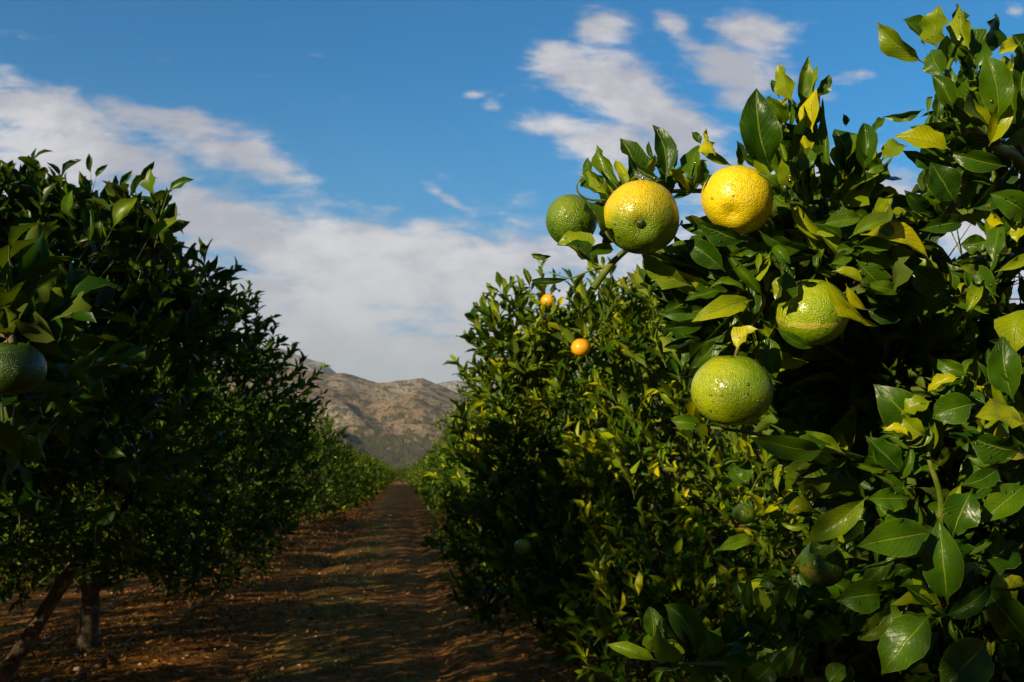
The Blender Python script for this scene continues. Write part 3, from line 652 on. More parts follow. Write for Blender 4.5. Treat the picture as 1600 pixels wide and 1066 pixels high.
# (base x, base y, tip x, tip y, width, depth, roll towards the sun side, fold, bend, tone) ; x and y in photo pixels, put at their own depth
HL = """
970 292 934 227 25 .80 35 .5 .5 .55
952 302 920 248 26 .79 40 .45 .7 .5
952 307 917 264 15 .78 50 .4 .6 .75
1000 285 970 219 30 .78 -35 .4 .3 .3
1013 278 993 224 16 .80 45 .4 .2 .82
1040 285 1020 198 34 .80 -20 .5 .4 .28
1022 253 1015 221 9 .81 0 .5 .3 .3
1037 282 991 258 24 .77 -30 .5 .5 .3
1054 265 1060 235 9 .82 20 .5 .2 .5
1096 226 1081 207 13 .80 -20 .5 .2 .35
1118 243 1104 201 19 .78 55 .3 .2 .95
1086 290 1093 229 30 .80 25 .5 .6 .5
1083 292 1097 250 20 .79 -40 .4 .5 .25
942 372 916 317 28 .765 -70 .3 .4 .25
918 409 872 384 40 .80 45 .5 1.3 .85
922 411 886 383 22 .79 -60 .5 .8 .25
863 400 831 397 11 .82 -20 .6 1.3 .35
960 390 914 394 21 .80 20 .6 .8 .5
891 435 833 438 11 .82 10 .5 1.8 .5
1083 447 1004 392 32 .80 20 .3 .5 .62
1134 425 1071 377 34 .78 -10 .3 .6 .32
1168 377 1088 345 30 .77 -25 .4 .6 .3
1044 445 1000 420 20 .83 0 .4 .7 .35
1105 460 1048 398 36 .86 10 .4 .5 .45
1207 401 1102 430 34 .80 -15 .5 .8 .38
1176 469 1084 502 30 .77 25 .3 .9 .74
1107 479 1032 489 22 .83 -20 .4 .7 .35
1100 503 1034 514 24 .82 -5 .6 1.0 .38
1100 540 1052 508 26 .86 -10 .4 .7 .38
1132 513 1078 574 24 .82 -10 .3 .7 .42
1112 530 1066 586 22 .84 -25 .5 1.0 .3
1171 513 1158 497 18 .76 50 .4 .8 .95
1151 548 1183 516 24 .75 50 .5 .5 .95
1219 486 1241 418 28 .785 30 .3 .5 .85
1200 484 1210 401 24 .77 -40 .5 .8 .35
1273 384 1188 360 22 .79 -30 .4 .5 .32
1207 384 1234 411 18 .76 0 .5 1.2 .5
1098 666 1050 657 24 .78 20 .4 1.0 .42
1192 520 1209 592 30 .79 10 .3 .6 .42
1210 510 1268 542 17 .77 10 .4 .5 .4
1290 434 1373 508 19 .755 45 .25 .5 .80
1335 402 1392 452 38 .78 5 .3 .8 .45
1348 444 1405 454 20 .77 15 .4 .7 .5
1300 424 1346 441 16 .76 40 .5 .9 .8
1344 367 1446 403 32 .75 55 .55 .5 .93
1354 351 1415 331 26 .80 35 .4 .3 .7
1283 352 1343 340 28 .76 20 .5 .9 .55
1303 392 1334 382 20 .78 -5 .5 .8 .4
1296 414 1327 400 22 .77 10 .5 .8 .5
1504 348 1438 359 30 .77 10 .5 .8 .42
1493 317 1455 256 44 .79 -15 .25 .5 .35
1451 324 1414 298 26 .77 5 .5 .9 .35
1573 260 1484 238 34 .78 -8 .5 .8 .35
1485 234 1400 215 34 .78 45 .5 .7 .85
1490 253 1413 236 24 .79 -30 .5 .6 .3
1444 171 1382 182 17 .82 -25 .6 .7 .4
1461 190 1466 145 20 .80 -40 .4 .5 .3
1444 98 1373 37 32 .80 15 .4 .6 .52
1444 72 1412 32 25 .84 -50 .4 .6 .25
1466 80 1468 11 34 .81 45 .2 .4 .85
1483 51 1495 7 18 .84 -40 .4 .4 .3
1515 78 1501 11 30 .81 45 .35 .3 .9
1532 88 1555 24 26 .84 -55 .3 .4 .25
1476 120 1456 80 32 .79 10 .2 .9 .48
1485 98 1480 57 19 .82 40 .4 .5 .75
1522 115 1487 51 36 .82 -45 .4 .6 .3
1489 171 1457 120 32 .77 10 .6 .6 .45
1559 193 1538 88 44 .76 0 .3 .7 .42
1588 117 1582 57 40 .82 -40 .4 .7 .3
1593 72 1561 84 20 .80 40 .5 .9 .75
1595 180 1600 80 40 .82 -10 .5 .4 .48
1570 122 1561 95 15 .82 30 .4 .5 .7
1517 137 1490 146 24 .80 20 .3 .5 .6
1532 183 1510 141 28 .79 -20 .3 .5 .4
1495 190 1424 198 28 .80 -40 .5 .7 .32
1322 198 1318 179 10 .84 -20 .4 .3 .3
1325 285 1304 205 40 .83 -40 .3 1.0 .28
1322 275 1338 212 30 .81 40 .3 .5 .75
1349 270 1349 195 36 .80 -30 .6 1.0 .32
1361 212 1380 184 14 .82 30 .5 .4 .55
1378 253 1407 226 28 .79 35 .35 .9 .72
1381 257 1352 268 24 .79 0 .5 .9 .48
1352 262 1356 300 16 .80 -40 .6 .6 .32
1315 292 1298 262 28 .82 30 .4 .6 .72
1206 268 1183 143 56 .74 -6 .32 .75 .36
1230 195 1199 153 30 .80 15 .4 .5 .5
1218 156 1206 126 14 .81 -30 .4 .4 .32
1240 163 1217 102 25 .79 45 .3 .3 .85
1252 170 1263 89 22 .80 -10 .5 .3 .45
1262 163 1278 104 15 .81 40 .4 .4 .8
1272 151 1295 117 20 .80 -15 .5 .5 .42
1270 207 1276 140 26 .77 55 .2 .3 .97
1232 262 1254 168 40 .78 -55 .3 .5 .25
1294 304 1286 158 20 .79 20 .8 .5 .6
1279 250 1256 213 20 .76 50 .3 .5 1.0
1250 273 1267 230 24 .75 -5 .4 .5 .5
1221 295 1184 272 16 .75 20 .6 1.2 .55
1238 296 1222 250 22 .745 20 .4 .6 .55
1157 260 1151 221 17 .81 -35 .5 .5 .28
1146 260 1096 238 15 .79 10 .5 .7 .5
1230 217 1221 195 14 .80 0 .5 .5 .4
1512 328 1556 288 34 .80 -30 .6 1.1 .38
1606 338 1549 304 46 .78 0 .5 1.0 .5
1568 350 1549 318 18 .76 50 .4 .5 .97
1552 414 1563 348 25 .76 5 .3 .6 .42
1544 375 1502 382 30 .80 -10 .4 .6 .36
1578 396 1553 394 18 .77 55 .4 .9 .97
1600 350 1590 378 20 .78 50 .4 .5 .93
1527 431 1498 420 13 .78 40 .5 .5 .8
1561 464 1519 410 38 .79 0 .35 .7 .46
1485 449 1422 412 40 .80 -10 .3 .8 .42
1534 441 1511 486 22 .79 25 .5 .7 .7
1480 455 1444 490 30 .83 -10 .4 .6 .38
1586 629 1568 526 46 .78 0 .35 .6 .42
1608 482 1588 548 52 .79 30 .3 1.1 .82
1512 588 1466 562 26 .78 0 .5 1.0 .46
1500 590 1452 612 20 .76 30 .6 1.0 .82
1456 627 1410 648 26 .77 30 .4 .8 .7
1450 692 1368 604 62 .80 5 .25 .9 .45
1446 682 1412 655 32 .775 35 .3 .9 .8
1420 682 1382 674 14 .77 40 .5 .9 .93
1524 631 1456 652 46 .77 -5 .3 .9 .38
1602 664 1527 652 34 .78 35 .3 .6 .8
1593 703 1515 682 48 .79 -5 .35 .8 .36
1558 727 1502 757 30 .80 -5 .4 .7 .42
1545 712 1500 738 24 .83 -10 .3 .5 .45
1520 764 1488 838 50 .78 -10 .3 .6 .42
1602 757 1532 815 44 .80 10 .4 .7 .62
1456 832 1343 853 52 .735 12 .22 .6 .52
1481 945 1467 816 58 .745 5 .38 .5 .46
1424 778 1356 778 34 .79 -15 .35 .6 .34
1356 775 1262 844 40 .78 12 .45 .8 .62
1271 797 1234 802 26 .79 20 .6 1.6 .62
1412 738 1354 683 36 .80 -18 .4 .6 .32
1372 742 1328 714 40 .82 -35 .3 .7 .3
1292 704 1174 684 36 .75 -8 .35 .6 .36
1170 757 1147 728 24 .84 0 .3 .7 .4
1170 757 1170 719 17 .84 10 .3 .6 .42
1217 771 1233 726 13 .86 30 .6 1.2 .7
1180 841 1122 860 20 1.0 0 .4 .8 .5
1310 832 1266 862 34 .84 -10 .4 .9 .36
1318 850 1348 814 28 .83 10 .4 .6 .5
1405 865 1348 919 26 .82 -5 .3 .6 .4
1402 889 1361 922 14 .82 0 .4 .6 .42
1428 885 1398 900 22 .80 10 .5 .9 .32
1378 928 1309 938 50 .80 -5 .4 .8 .38
1397 930 1344 997 34 .79 -25 .5 .9 .55
1446 903 1420 926 26 .82 15 .3 .5 .6
1456 957 1380 1050 58 .76 5 .25 .7 .42
1544 999 1472 1076 64 .76 0 .3 .7 .40
1524 908 1604 1002 54 .77 -5 .35 .6 .36
1530 918 1537 981 42 .80 -10 .4 .6 .40
1534 889 1494 908 24 .80 15 .6 1.0 .6
1561 990 1586 1037 24 .80 0 .7 1.2 .42
1486 965 1501 1007 9 .78 10 .6 1.0 .6
1476 838 1508 882 40 .83 -40 .3 .5 .28
1520 866 1596 848 32 .83 -30 .5 .8 .28
1295 1072 1320 1042 28 .82 10 .4 .8 .5
1028 1033 951 1008 22 .80 30 .45 .9 .64
1020 1001 1014 950 30 .82 -5 .35 .9 .42
1063 1030 1027 977 36 .79 25 .5 1.0 .72
1088 1022 1040 948 44 .82 -8 .35 1.0 .42
1115 1022 1101 984 30 .82 -10 .5 1.0 .42
1179 962 1174 899 19 .82 15 .5 .4 .52
1202 985 1158 965 26 .83 -10 .4 .6 .42
1213 1033 1157 1082 42 .80 -5 .4 .7 .42
1247 1006 1203 1056 28 .79 5 .5 .7 .48
1218 998 1229 952 9 .81 10 .6 .8 .5
1310 1000 1278 968 28 .84 -10 .4 .7 .4
1304 932 1260 924 24 .84 10 .5 .7 .5
1237 903 1213 960 26 .90 -15 .3 .5 .36
1225 890 1187 914 24 .92 -5 .4 .6 .4
1300 962 1250 990 40 .88 -25 .4 .7 .3
"""
H = np.array([[float(q) for q in l.split()] for l in HL.strip().splitlines()])
hl = hero(H, rng)
def siblings(H, rng, k):
    S = np.repeat(H, k, 0); n = len(S); L = np.hypot(S[:,2]-S[:,0], S[:,3]-S[:,1])
    an = np.arctan2(S[:,3]-S[:,1], S[:,2]-S[:,0])+np.where(rng.random(n) < .7, rng.normal(0,.42,n), rng.choice([-1,1], n)*rng.uniform(.5,1.5,n))
    Ln = np.clip(L*rng.uniform(.55,1.05,n), 28, 85)
    S[:,0] += rng.normal(0,14,n); S[:,1] += rng.normal(10,12,n); S[:,5] += rng.uniform(.005,.09,n)
    S[:,2] = S[:,0]+np.cos(an)*Ln; S[:,3] = S[:,1]+np.sin(an)*Ln; S[:,4] = Ln*rng.uniform(.26,.42,n)
    S[:,6] = rng.normal(0,32,n); S[:,7] = rng.uniform(.4,.95,n); S[:,8] = rng.uniform(.2,1.4,n); S[:,9] = np.clip(rng.normal(.44,.22,n), .12, .95)
    def ok(x, y):
        q = P(800,533,1.0); o = y > np.interp(x, SIBX, SIBY)
        o &= x > np.interp(y, [300,440,560,690,700,860,900,960,1066], [900,1000,1040,1085,1200,1230,1130,1010,1000])
        for cx_, cy_, r_ in GAPS: o &= (x-cx_)**2+(y-cy_)**2 > (r_*.8)**2
        return o
    m = ok(S[:,0],S[:,1]) & ok(S[:,2],S[:,3]) & ok((S[:,0]+S[:,2])/2,(S[:,1]+S[:,3])/2)
    # nothing in front of the fruit
    for fx, fy, fr, fd in ((892,345,41,.82),(1001,341,59,.78),(1152,312,55,.80),(1268,489,57,.80),(1143,610,64,.76),(1284,882,36,.88)):
        for tt in (0,.5,1): m &= ((S[:,0]*(1-tt)+S[:,2]*tt-fx)**2+(S[:,1]*(1-tt)+S[:,3]*tt-fy)**2 > (fr+8)**2) | (S[:,5] > fd+.05)
    return S[m]
GAPS = ((1420,258,46),(1502,372,34),(1425,370,16),(1590,462,30),(1388,474,17),(1575,268,18),(1300,235,24),(1545,392,14),(1290,275,14))
SIBX = [880,900,930,970,1000,1040,1060,1085,1110,1150,1180,1200,1240,1280,1292,1302,1350,1390,1410,1450,1470,1500,1540,1580,1600]
SIBY = [360,325,262,250,238,230,270,245,245,255,190,150,140,160,235,215,210,235,220,170,60,45,75,95,90]
SILX = [900,1000,1050,1090,1180,1240,1290,1350,1400,1450,1478,1500,1540,1600,1700,2600]
SILY = [420,395,330,345,300,230,300,265,310,290,215,110,100,70,60,40]
hs = hero(siblings(H, np.random.default_rng(12), 9), rng)
# lesser leaves behind them, shoot by shoot through the depth of the branches
def pl(px, py, d, rpx, rd=None, w=1.0):
    c = P(px, py, d); r = rpx/F*d; return (c[0], c[1], c[2], r, rd or r, r, w)
near_lobes = [pl(1520,430,1.12,110,.15,1.0), pl(1330,420,1.05,95,.13,1.2), pl(1240,350,1.0,60,.1,.9), pl(1130,440,1.0,62,.1,1.0), pl(1170,470,.98,60,.10), pl(1450,560,1.2,120,.2,1.2), pl(1330,590,1.10,80,.15,1.2), pl(1290,700,1.15,80,.15,1.0),
              pl(1450,740,1.1,130,.2,1.2), pl(1560,690,1.1,110,.2), pl(1400,880,1.1,130,.2,1.3), pl(1550,900,1.1,130,.2,1.2), pl(1500,1020,1.05,140,.2,1.3), pl(1300,1000,1.1,110,.15,1.2), pl(1200,1050,1.0,70,.1,1.0),
              pl(1560,150,.98,55,.1,1.0), pl(1590,230,1.0,70,.12,1.0), pl(1480,220,.95,38,.08,1.0), pl(1500,90,.92,30,.05,.8), pl(1350,270,.95,38,.08,1.0), pl(1250,250,.92,42,.08,1.0), pl(1040,300,.92,40,.06,.9), pl(1590,420,1.1,80,.15,.6), pl(1100,1050,.92,40,.06,.6),
              pl(1420,340,1.0,60,.1,1.1), pl(1180,330,.93,40,.05,.8)]
def px_of(p):
    q = p-CAM; dd = q@FW; return CX+F*(q@RT)/dd, CY-F*(q@UP)/dd
def near_keep(p):
    x, y = px_of(p); ok = y > np.interp(x, SILX, SILY)
    ok &= x > np.interp(y, [300,440,560,690,700,860,900,960,1066], [1000,1040,1075,1110,1270,1290,1180,1110,1060])
    for cx_, cy_, r_ in GAPS: ok &= (x-cx_)**2+(y-cy_)**2 > r_*r_
    return ok
SIBX = [880,900,930,970,1000,1040,1060,1085,1110,1150,1180,1200,1240,1280,1292,1302,1350,1390,1410,1450,1470,1500,1540,1580,1600]
SIBY = [360,325,262,250,238,230,270,245,245,255,190,150,140,160,235,215,210,235,220,170,60,45,75,95,90]
SILX = [900,1000,1050,1090,1180,1240,1290,1350,1400,1450,1478,1500,1540,1600,1700,2600]
SILY = [420,395,330,345,300,230,300,265,310,290,215,110,100,70,60,40]
fl, (ta, tb) = crown(rng, near_lobes, 900, 6, .072, 13, 4, .55, .20, shoot=(.06,.15), leafkeep=near_keep)
ftw = twigs(ta, tb, .0013)
# the body of the tree further right and lower, its trunk out of frame
b3 = (2.1, 1.75)
L3 = rel([(2.15,1.9,1.2,1.15,1.1,.92),(1.35,1.9,.95,.5,.5,.55),(1.2,1.65,1.15,.4,.4,.5)], b3)
cr, (ca, cb) = crown(np.random.default_rng(9), L3, 1500, 7, .08, 6, 2, .4, .1, leafkeep=near_keep)
root = empty('citrus_tree', b3+(0,), 'nearest citrus tree of the right row, wet glossy leaves and large fruit close up', 'citrus tree', GR)
off = np.array(b3+(0,))
parts = []
v, f, u, tn = merge([hl, hs, fl]); v = v-off
v2, f2, u2, tn2 = merge([(v, f, u, tn), cr])
c2 = twigs(ca, cb, .002); ft = (ftw[0]-off, ftw[1], ftw[2], ftw[3])
nleaf = len(f2); v3, f3, u3, tn3 = merge([(v2, f2, u2, tn2), c2, ft])
mi = np.zeros(len(f3), int); mi[nleaf:] = 1
mesh_np('crown', v3, f3, [M_LEAF, M_STEM], root, u3, tn3, midx=mi)
trunk_mesh(np.random.default_rng(3), (0,0,0), L3, .09, 'trunk', root)
def branch(pts, r0, r1, m=None, name='branch', n=14):
    q = curve([P(*p) for p in pts], n)-off
    v, f, u, tn = tube(q, np.linspace(r0, r1, n), 8, rng=rng, rough=.05)
    return mesh_np(name, v, f, m or M_STEM, root)
branch([(1760,620,1.5),(1560,560,1.25),(1400,490,1.02),(1280,400,.92),(1200,330,.88),(1120,300,.84),(1030,300,.83)], .006, .0018)
branch([(1700,420,1.3),(1600,262,.95),(1560,232,.86),(1520,200,.82),(1487,168,.80)], .0065, .0030)
branch([(1487,168,.80),(1476,130,.81),(1490,85,.82),(1500,60,.83)], .0028, .0013)
branch([(1600,262,.95),(1585,180,.88),(1580,110,.85)], .0034, .0014)
branch([(1780,700,1.5),(1600,640,1.0),(1530,640,.84),(1462,600,.80)], .006, .0015)
branch([(1500,960,.95),(1470,860,.84),(1470,780,.81),(1452,720,.80),(1450,690,.80)], .0040, .0014)
branch([(1900,1150,1.5),(1620,1080,1.05),(1500,960,.95)], .011, .0045, M_BARK)
branch([(1440,1100,1.1),(1260,1060,.86),(1160,1040,.82),(1060,1036,.81)], .005, .0012)
branch([(1260,1060,.86),(1213,1010,.84),(1190,970,.83),(1174,940,.82)], .0022, .0009)
branch([(1400,735,.92),(1330,712,.80),(1290,700,.78),(1230,690,.775),(1170,676,.775),(1110,668,.78)], .0032, .0012)
branch([(1280,400,.86),(1262,330,.83),(1256,260,.81),(1255,180,.80)], .0030, .0013)
branch([(1400,470,.92),(1360,380,.86),(1345,310,.84),(1340,260,.83)], .0030, .0013)
branch([(1030,300,.82),(975,310,.81),(948,313,.80),(920,312,.795),(904,302,.79),(901,288,.79),(910,278,.79)], .0014, .0007)
branch([(985,385,.82),(956,412,.80),(926,452,.79)], .0026, .0034)
branch([(975,392,.80),(950,415,.80),(915,425,.80),(890,435,.81),(858,425,.82)], .0011, .0006)
branch([(1010,392,.83),(1060,410,.84),(1140,420,.85),(1280,400,.86)], .0020, .0028)
branch([(1149,560,.79),(1156,535,.78),(1168,516,.78),(1190,480,.80),(1200,430,.83)], .0016, .0022, M_BARK)
branch([(1210,790,1.0),(1240,775,.90),(1280,760,.88),(1400,735,.92)], .0014, .0026)

# ------------------------------------------------------------------ fruit
def fruit_mesh(name, r, m, parent, flat=.87, n=48, seed=0):
    rg = np.random.default_rng(seed)
    th = np.linspace(0, np.pi, n//2+1); ph = np.linspace(0, 2*np.pi, n, endpoint=False)
    T, Ph = np.meshgrid(th, ph, indexing='ij')
    rad = 1+.022*np.sin(2*Ph+seed)*np.sin(T)+.014*np.sin(3*Ph+2*seed)*np.sin(T)+.008*np.sin(5*Ph+2*seed)*np.sin(T)**2+.02*np.sin(2*T+seed)*np.cos(Ph+seed)
    rho = np.sin(T)*rad
    z = np.cos(T)*flat
    dim = .10*np.exp(-(T/.20)**2)-.03*np.exp(-((T-.45)/.2)**2); dimb = .07*np.exp(-((np.pi-T)/.16)**2)
    z = z-dim+dimb
    v = np.stack([rho*np.cos(Ph), rho*np.sin(Ph), z], -1).reshape(-1,3)*r
    i, j = np.meshgrid(np.arange(n//2), np.arange(n), indexing='ij'); j2 = (j+1) % n
    f = np.stack([i*n+j, (i+1)*n+j, (i+1)*n+j2, i*n+j2], -1).reshape(-1,4)
    return mesh_np(name, v, f, m, parent)
def drop_mesh(r):
    n = 8; th = np.linspace(0, np.pi/2, 5); ph = np.linspace(0, 2*np.pi, n, endpoint=False)
    T, Ph = np.meshgrid(th, ph, indexing='ij')
    v = np.stack([np.sin(T)*np.cos(Ph), np.sin(T)*np.sin(Ph), np.cos(T)*.62], -1).reshape(-1,3)*r
    i, j = np.meshgrid(np.arange(4), np.arange(n), indexing='ij'); j2 = (j+1) % n
    f = np.stack([i*n+j, (i+1)*n+j, (i+1)*n+j2, i*n+j2], -1).reshape(-1,4)
    return v, f
def frame(a):
    a = Vector(a).normalized(); return a.to_track_quat('Z', 'Y')
def add_fruit(px, py, d, rpx, label, ramp, pole, bias, drops=0, button=True, scar=None, seed=1, group=GF, flat=.88, rough=.30, stub=True, simple=False):
    c = P(px, py, d); r = rpx/F*d
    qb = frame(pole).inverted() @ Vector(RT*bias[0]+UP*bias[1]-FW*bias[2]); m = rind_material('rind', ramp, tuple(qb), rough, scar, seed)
    if simple:
        o = fruit_mesh('citrus_fruit', r, m, None, flat, 20, seed); o.location = c; o.rotation_euler = frame(pole).to_euler()
        return prop(o, label, 'citrus fruit', group)
    e = empty('citrus_fruit', c, label, 'citrus fruit', group); e.rotation_euler = frame(pole).to_euler()
    fruit_mesh('rind', r, m, e, flat, 64, seed)
    q = frame(pole)
    if button:          # green button in the hollow of the pole
        n = 20; th = np.linspace(0, np.pi/2, 6); ph = np.linspace(0, 2*np.pi, n, endpoint=False); T, Ph = np.meshgrid(th, ph, indexing='ij')
        rr_ = r*.165*(1+.16*np.cos(5*Ph)*np.sin(T)); v = np.stack([np.sin(T)*np.cos(Ph)*rr_, np.sin(T)*np.sin(Ph)*rr_, np.cos(T)*r*.085-.07*np.sin(T)*r*.3+r*(flat-.115)], -1).reshape(-1,3)
        i, j = np.meshgrid(np.arange(5), np.arange(n), indexing='ij'); j2 = (j+1) % n
        mesh_np('button', v, np.stack([i*n+j, (i+1)*n+j, (i+1)*n+j2, i*n+j2], -1).reshape(-1,4), M_BUTTON, e)
    rg = random.Random(seed*31)
    qi = q.inverted(); tocam = qi @ Vector(CAM-c).normalized(); down = qi @ Vector((0,0,-1))
    me = None; k = 0
    while k < drops:
        dv = Vector((rg.gauss(0,1), rg.gauss(0,1), rg.gauss(0,1))).normalized()
        dv = (dv+tocam*1.0+down*.55).normalized()
        if dv.dot(tocam) < .15 or abs(dv.z) > .9: continue
        s = rg.choice([.018,.022,.026,.034,.048])*rg.uniform(.8,1.1)*.032
        if me is None:
            v, f = drop_mesh(1.0); o = mesh_np('water_drop', v, f, M_DROP, e); me = o.data
        else:
            o = bpy.data.objects.new('water_drop', me); C.objects.link(o); o.parent = e
        o.scale = (s, s, s)
        rho = math.hypot(dv.x, dv.y); pos = Vector((dv.x, dv.y, dv.z*flat))*r*.997
        nv = Vector((dv.x, dv.y, dv.z/flat)).normalized()
        o.location = pos; o.rotation_euler = nv.to_track_quat('Z','Y').to_euler(); k += 1
    return e
VW = -FW
GREEN = [(0,(.03,.075,.003)), (.5,(.075,.15,.003)), (1,(.22,.27,.003))]
LIME = [(0,(.05,.12,.003)), (.5,(.17,.26,.003)), (1,(.42,.42,.004))]
YEL = [(0,(.26,.29,.003)), (.42,(.64,.48,.003)), (1,(.88,.60,.003))]
MID = [(0,(.045,.12,.003)), (.42,(.17,.23,.003)), (.72,(.55,.42,.003)), (1,(.85,.52,.003))]
up_cam = UP*.98
def pole(sx, sy, sf):      # pole direction: right, up, towards camera
    return RT*sx+UP*sy-FW*sf
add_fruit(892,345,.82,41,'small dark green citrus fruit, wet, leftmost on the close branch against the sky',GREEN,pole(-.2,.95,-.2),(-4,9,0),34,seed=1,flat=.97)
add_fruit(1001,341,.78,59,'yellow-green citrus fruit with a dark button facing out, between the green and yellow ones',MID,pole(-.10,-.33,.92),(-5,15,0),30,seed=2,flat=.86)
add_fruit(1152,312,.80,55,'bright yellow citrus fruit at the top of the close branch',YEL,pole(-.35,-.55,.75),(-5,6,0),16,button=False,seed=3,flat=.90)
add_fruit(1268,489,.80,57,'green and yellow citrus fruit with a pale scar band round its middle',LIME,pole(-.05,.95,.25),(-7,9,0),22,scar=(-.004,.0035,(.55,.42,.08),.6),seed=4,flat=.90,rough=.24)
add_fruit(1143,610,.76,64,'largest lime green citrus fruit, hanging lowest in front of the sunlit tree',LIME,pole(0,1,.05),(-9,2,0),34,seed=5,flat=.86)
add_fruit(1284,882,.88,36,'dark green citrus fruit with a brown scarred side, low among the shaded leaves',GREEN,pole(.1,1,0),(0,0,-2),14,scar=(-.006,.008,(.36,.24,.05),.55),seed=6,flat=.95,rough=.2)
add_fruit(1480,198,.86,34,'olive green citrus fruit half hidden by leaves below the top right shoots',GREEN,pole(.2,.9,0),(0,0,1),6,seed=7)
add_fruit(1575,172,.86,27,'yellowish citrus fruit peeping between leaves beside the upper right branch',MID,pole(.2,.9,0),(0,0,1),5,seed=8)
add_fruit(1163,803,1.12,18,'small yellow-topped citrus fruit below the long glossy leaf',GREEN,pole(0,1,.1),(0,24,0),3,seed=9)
add_fruit(20,576,1.15,48,'shade-darkened blurred green citrus fruit at the left edge of the picture',[(0,(.012,.03,.002)),(1,(.05,.10,.003))],pole(.1,.95,.1),(0,0,2),0,seed=10,group='citrus fruit in the left row',flat=.86)  # rind ramp darkened so the colour carries the shade
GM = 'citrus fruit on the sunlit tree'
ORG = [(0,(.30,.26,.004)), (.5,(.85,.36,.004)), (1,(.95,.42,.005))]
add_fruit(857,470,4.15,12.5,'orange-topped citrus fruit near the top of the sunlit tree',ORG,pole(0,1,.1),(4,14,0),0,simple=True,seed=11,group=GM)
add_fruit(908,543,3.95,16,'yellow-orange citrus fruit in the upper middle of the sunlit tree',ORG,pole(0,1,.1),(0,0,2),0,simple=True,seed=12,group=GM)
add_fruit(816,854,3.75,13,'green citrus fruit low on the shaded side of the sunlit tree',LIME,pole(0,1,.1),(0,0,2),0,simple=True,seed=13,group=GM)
# ------------------------------------------------------------------ water on the close leaves
def leaf_drops():
    rg = np.random.default_rng(77); v, f, u, tn = hl
    N = len(H); K = 13; M = 7; g = v.reshape(N, K, M, 3); out_v, out_f, o = [], [], 0
    dv, df = drop_mesh(1.0)
    tri = []
    for k in range(N):
        cnt = rg.poisson(2.6) if H[k,4] > 20 else rg.poisson(.7)
        for _ in range(cnt):
            i, j = rg.integers(3, K-3), rg.integers(1, M-2); a, b = rg.random(2)
            p = (g[k,i,j]*(1-a)+g[k,i+1,j]*a)*(1-b)+(g[k,i,j+1]*(1-a)+g[k,i+1,j+1]*a)*b
            n = np.cross(g[k,i+1,j]-g[k,i,j], g[k,i,j+1]-g[k,i,j]); n = n/np.linalg.norm(n)
            if (n*(CAM-p)).sum() < 0: n = -n
            q = Vector(n).to_track_quat('Z','Y').to_matrix(); s = rg.choice([.0006,.0008,.0011,.0015])
            out_v.append((np.array(q) @ (dv*s).T).T+p-off); out_f.append(df+o); o += len(dv)
    ob = mesh_np('water_droplets', np.concatenate(out_v), np.concatenate(out_f), M_DROP, root)
    ob['kind'] = 'stuff'
leaf_drops()

# ------------------------------------------------------------------ litter, weeds, hoses
def litter():
    rg = np.random.default_rng(8); N = 30000
    y = 3.2*np.exp(rg.uniform(0, 2.5, N)); side = rg.random(N)
    x = np.where(side < .62, rg.normal(-2.5, .85, N), np.where(side < .82, rg.normal(1.5, .6, N), rg.uniform(-7, 3.5, N)))
    z = soil_z(x, y)+.004
    a = norm(np.stack([rg.normal(size=N), rg.normal(size=N), rg.normal(0,.35,N)], -1)); n = norm(np.stack([rg.normal(0,.45,N), rg.normal(0,.45,N), np.ones(N)], -1))
    L = rg.uniform(.03,.06,N)*(1+y/40)
    v, f, u, tn = leaves(np.stack([x,y,z],-1), a, n, L, L*.45, rg.uniform(0,.7,N), rg.uniform(-1.4,1.2,N), rg.normal(0,.3,N), rg.normal(0,.5,N), rg.uniform(0,.3,N), rg.random(N), 2, 2, rg)
    m, t, b, o = mat('dead leaves'); geo = t.new('ShaderNodeNewGeometry')
    t.link(t.ramp(geo.outputs['Random Per Island'], [(0,(.08,.025,.006)), (.4,(.20,.075,.012)), (.75,(.36,.15,.022)), (1,(.48,.27,.07))]), b.inputs['Base Color'])
    b.inputs['Roughness'].default_value = .7; b.inputs['Specular IOR Level'].default_value = .2
    prop(mesh_np('leaf_litter', v, f, m, None, u, tn), 'dry orange-brown fallen leaves scattered on the red soil under the trees', 'leaf litter', kind='stuff')
litter()
def weeds():
    rg = np.random.default_rng(18); N0 = 1500
    cy = 4.5*np.exp(rg.uniform(0, 2.3, N0)); cx = np.where(rg.random(N0) < .75, rg.normal(-.75, .38, N0), rg.normal(-2.4, .8, N0))
    keepn = fbm(cx, cy, .8, 44, 3) > .47; cx, cy = cx[keepn], cy[keepn]
    k = 16; x = np.repeat(cx, k)+rg.normal(0,.045,len(cx)*k); y = np.repeat(cy, k)+rg.normal(0,.045,len(cx)*k); N = len(x)
    a = norm(np.stack([rg.normal(0,.5,N), rg.normal(0,.5,N), np.ones(N)], -1)); L = rg.uniform(.03,.10,N)
    n = norm(np.cross(a, np.array([.3,1,.1]))+rg.normal(0,.3,(N,3)))
    v, f, u, tn = leaves(np.stack([x,y,soil_z(x,y)-.005],-1), a, n, L, L*.13, np.full(N,.2), rg.uniform(.2,1.6,N), rg.normal(0,.3,N), np.zeros(N), np.zeros(N), rg.random(N), 2, 2, rg)
    m, t, b, o = mat('thin weeds'); geo = t.new('ShaderNodeNewGeometry')
    t.link(t.ramp(geo.outputs['Random Per Island'], [(0,(.06,.09,.012)), (.6,(.16,.17,.02)), (1,(.40,.30,.07))]), b.inputs['Base Color'])
    prop(mesh_np('grass', v, f, m, None, u, tn), 'thin weeds and dry grass along the middle of the path', 'grass', kind='stuff')
weeds()
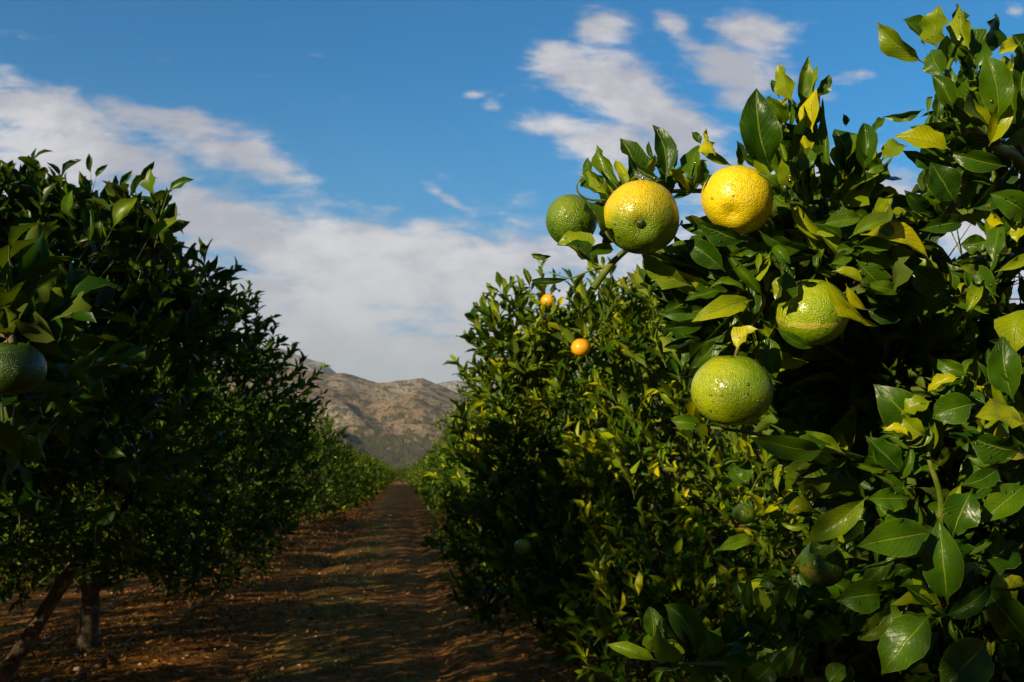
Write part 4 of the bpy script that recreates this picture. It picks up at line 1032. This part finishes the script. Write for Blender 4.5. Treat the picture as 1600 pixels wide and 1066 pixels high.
def stones():
    rg = np.random.default_rng(28); N = 1500; V_, F_ = [], []
    t0 = (1+5**.5)/2; ico = norm(np.array([[-1,t0,0],[1,t0,0],[-1,-t0,0],[1,-t0,0],[0,-1,t0],[0,1,t0],[0,-1,-t0],[0,1,-t0],[t0,0,-1],[t0,0,1],[-t0,0,-1],[-t0,0,1]], float))
    fi = np.array([[0,11,5],[0,5,1],[0,1,7],[0,7,10],[0,10,11],[1,5,9],[5,11,4],[11,10,2],[10,7,6],[7,1,8],[3,9,4],[3,4,2],[3,2,6],[3,6,8],[3,8,9],[4,9,5],[2,4,11],[6,2,10],[8,6,7],[9,8,1]])
    y = 3.4*np.exp(rg.uniform(0, 2.0, N)); x = np.where(rg.random(N) < .6, rg.normal(-2.2,1.0,N), rg.uniform(-6,3,N)); z = soil_z(x, y); s = rg.uniform(.008,.034,N)
    v = ico[None]*rg.uniform(.7,1.25,(N,12,1))*s[:,None,None]*np.array([1.2,1,.7])+np.stack([x,y,z],-1)[:,None]
    f = (fi[None]+(np.arange(N)*12)[:,None,None]).reshape(-1,3)
    m, t, b, o = mat('soil clods'); geo = t.new('ShaderNodeNewGeometry')
    t.link(t.ramp(geo.outputs['Random Per Island'], [(0,(.14,.055,.018)), (.7,(.32,.16,.05)), (1,(.45,.36,.26))]), b.inputs['Base Color']); b.inputs['Roughness'].default_value = .95
    prop(mesh_np('soil_clods', v.reshape(-1,3), f, m, smooth=False), 'crumbs of red soil and small stones lying on the ground', 'soil clods', kind='stuff')
stones()
m_hose, t, b, o = mat('black polythene'); b.inputs['Base Color'].default_value = (.015,.015,.017,1); b.inputs['Roughness'].default_value = .45
def hose(x0, label, sd):
    rg = random.Random(sd); ys_ = np.linspace(2.2, 24, 90); ph = rg.uniform(0, 6)
    xs_ = x0+.06*np.sin(ys_*.55+ph)+.03*np.sin(ys_*1.7+ph)
    zs = soil_z(xs_, ys_)+.016+.012*(np.sin(ys_*1.3+ph)+1)
    v, f, u, tn = tube(np.stack([xs_, ys_, zs], -1), np.full(90, .0095), 8)
    prop(mesh_np('irrigation_hose', v, f, m_hose), label, 'hose', 'drip hoses along the left row')
hose(-2.45, 'thin black drip hose on the soil, on the path side of the left trunks', 3)
hose(-3.30, 'thin black drip hose on the soil, on the far side of the left trunks', 5)
#PART4

# ------------------------------------------------------------------ haze
hv = np.array([[x,y,z] for x in (-8200,8200) for y in (-400,8200) for z in (-8,900)], float)
hf = np.array([[0,1,3,2],[4,6,7,5],[0,4,5,1],[2,3,7,6],[0,2,6,4],[1,5,7,3]])
mh = bpy.data.materials.new('haze air'); mh.use_nodes = True; th_ = NT(mh.node_tree); mh.node_tree.nodes.remove(mh.node_tree.nodes['Principled BSDF'])
pv = th_.new('ShaderNodeVolumePrincipled'); pv.inputs['Color'].default_value = (.80,.88,1,1); pv.inputs['Density'].default_value = .00006; pv.inputs['Anisotropy'].default_value = 0
th_.link(pv.outputs[0], mh.node_tree.nodes['Material Output'].inputs['Volume'])
prop(mesh_np('haze', hv, hf, mh, smooth=False), kind='stuff')
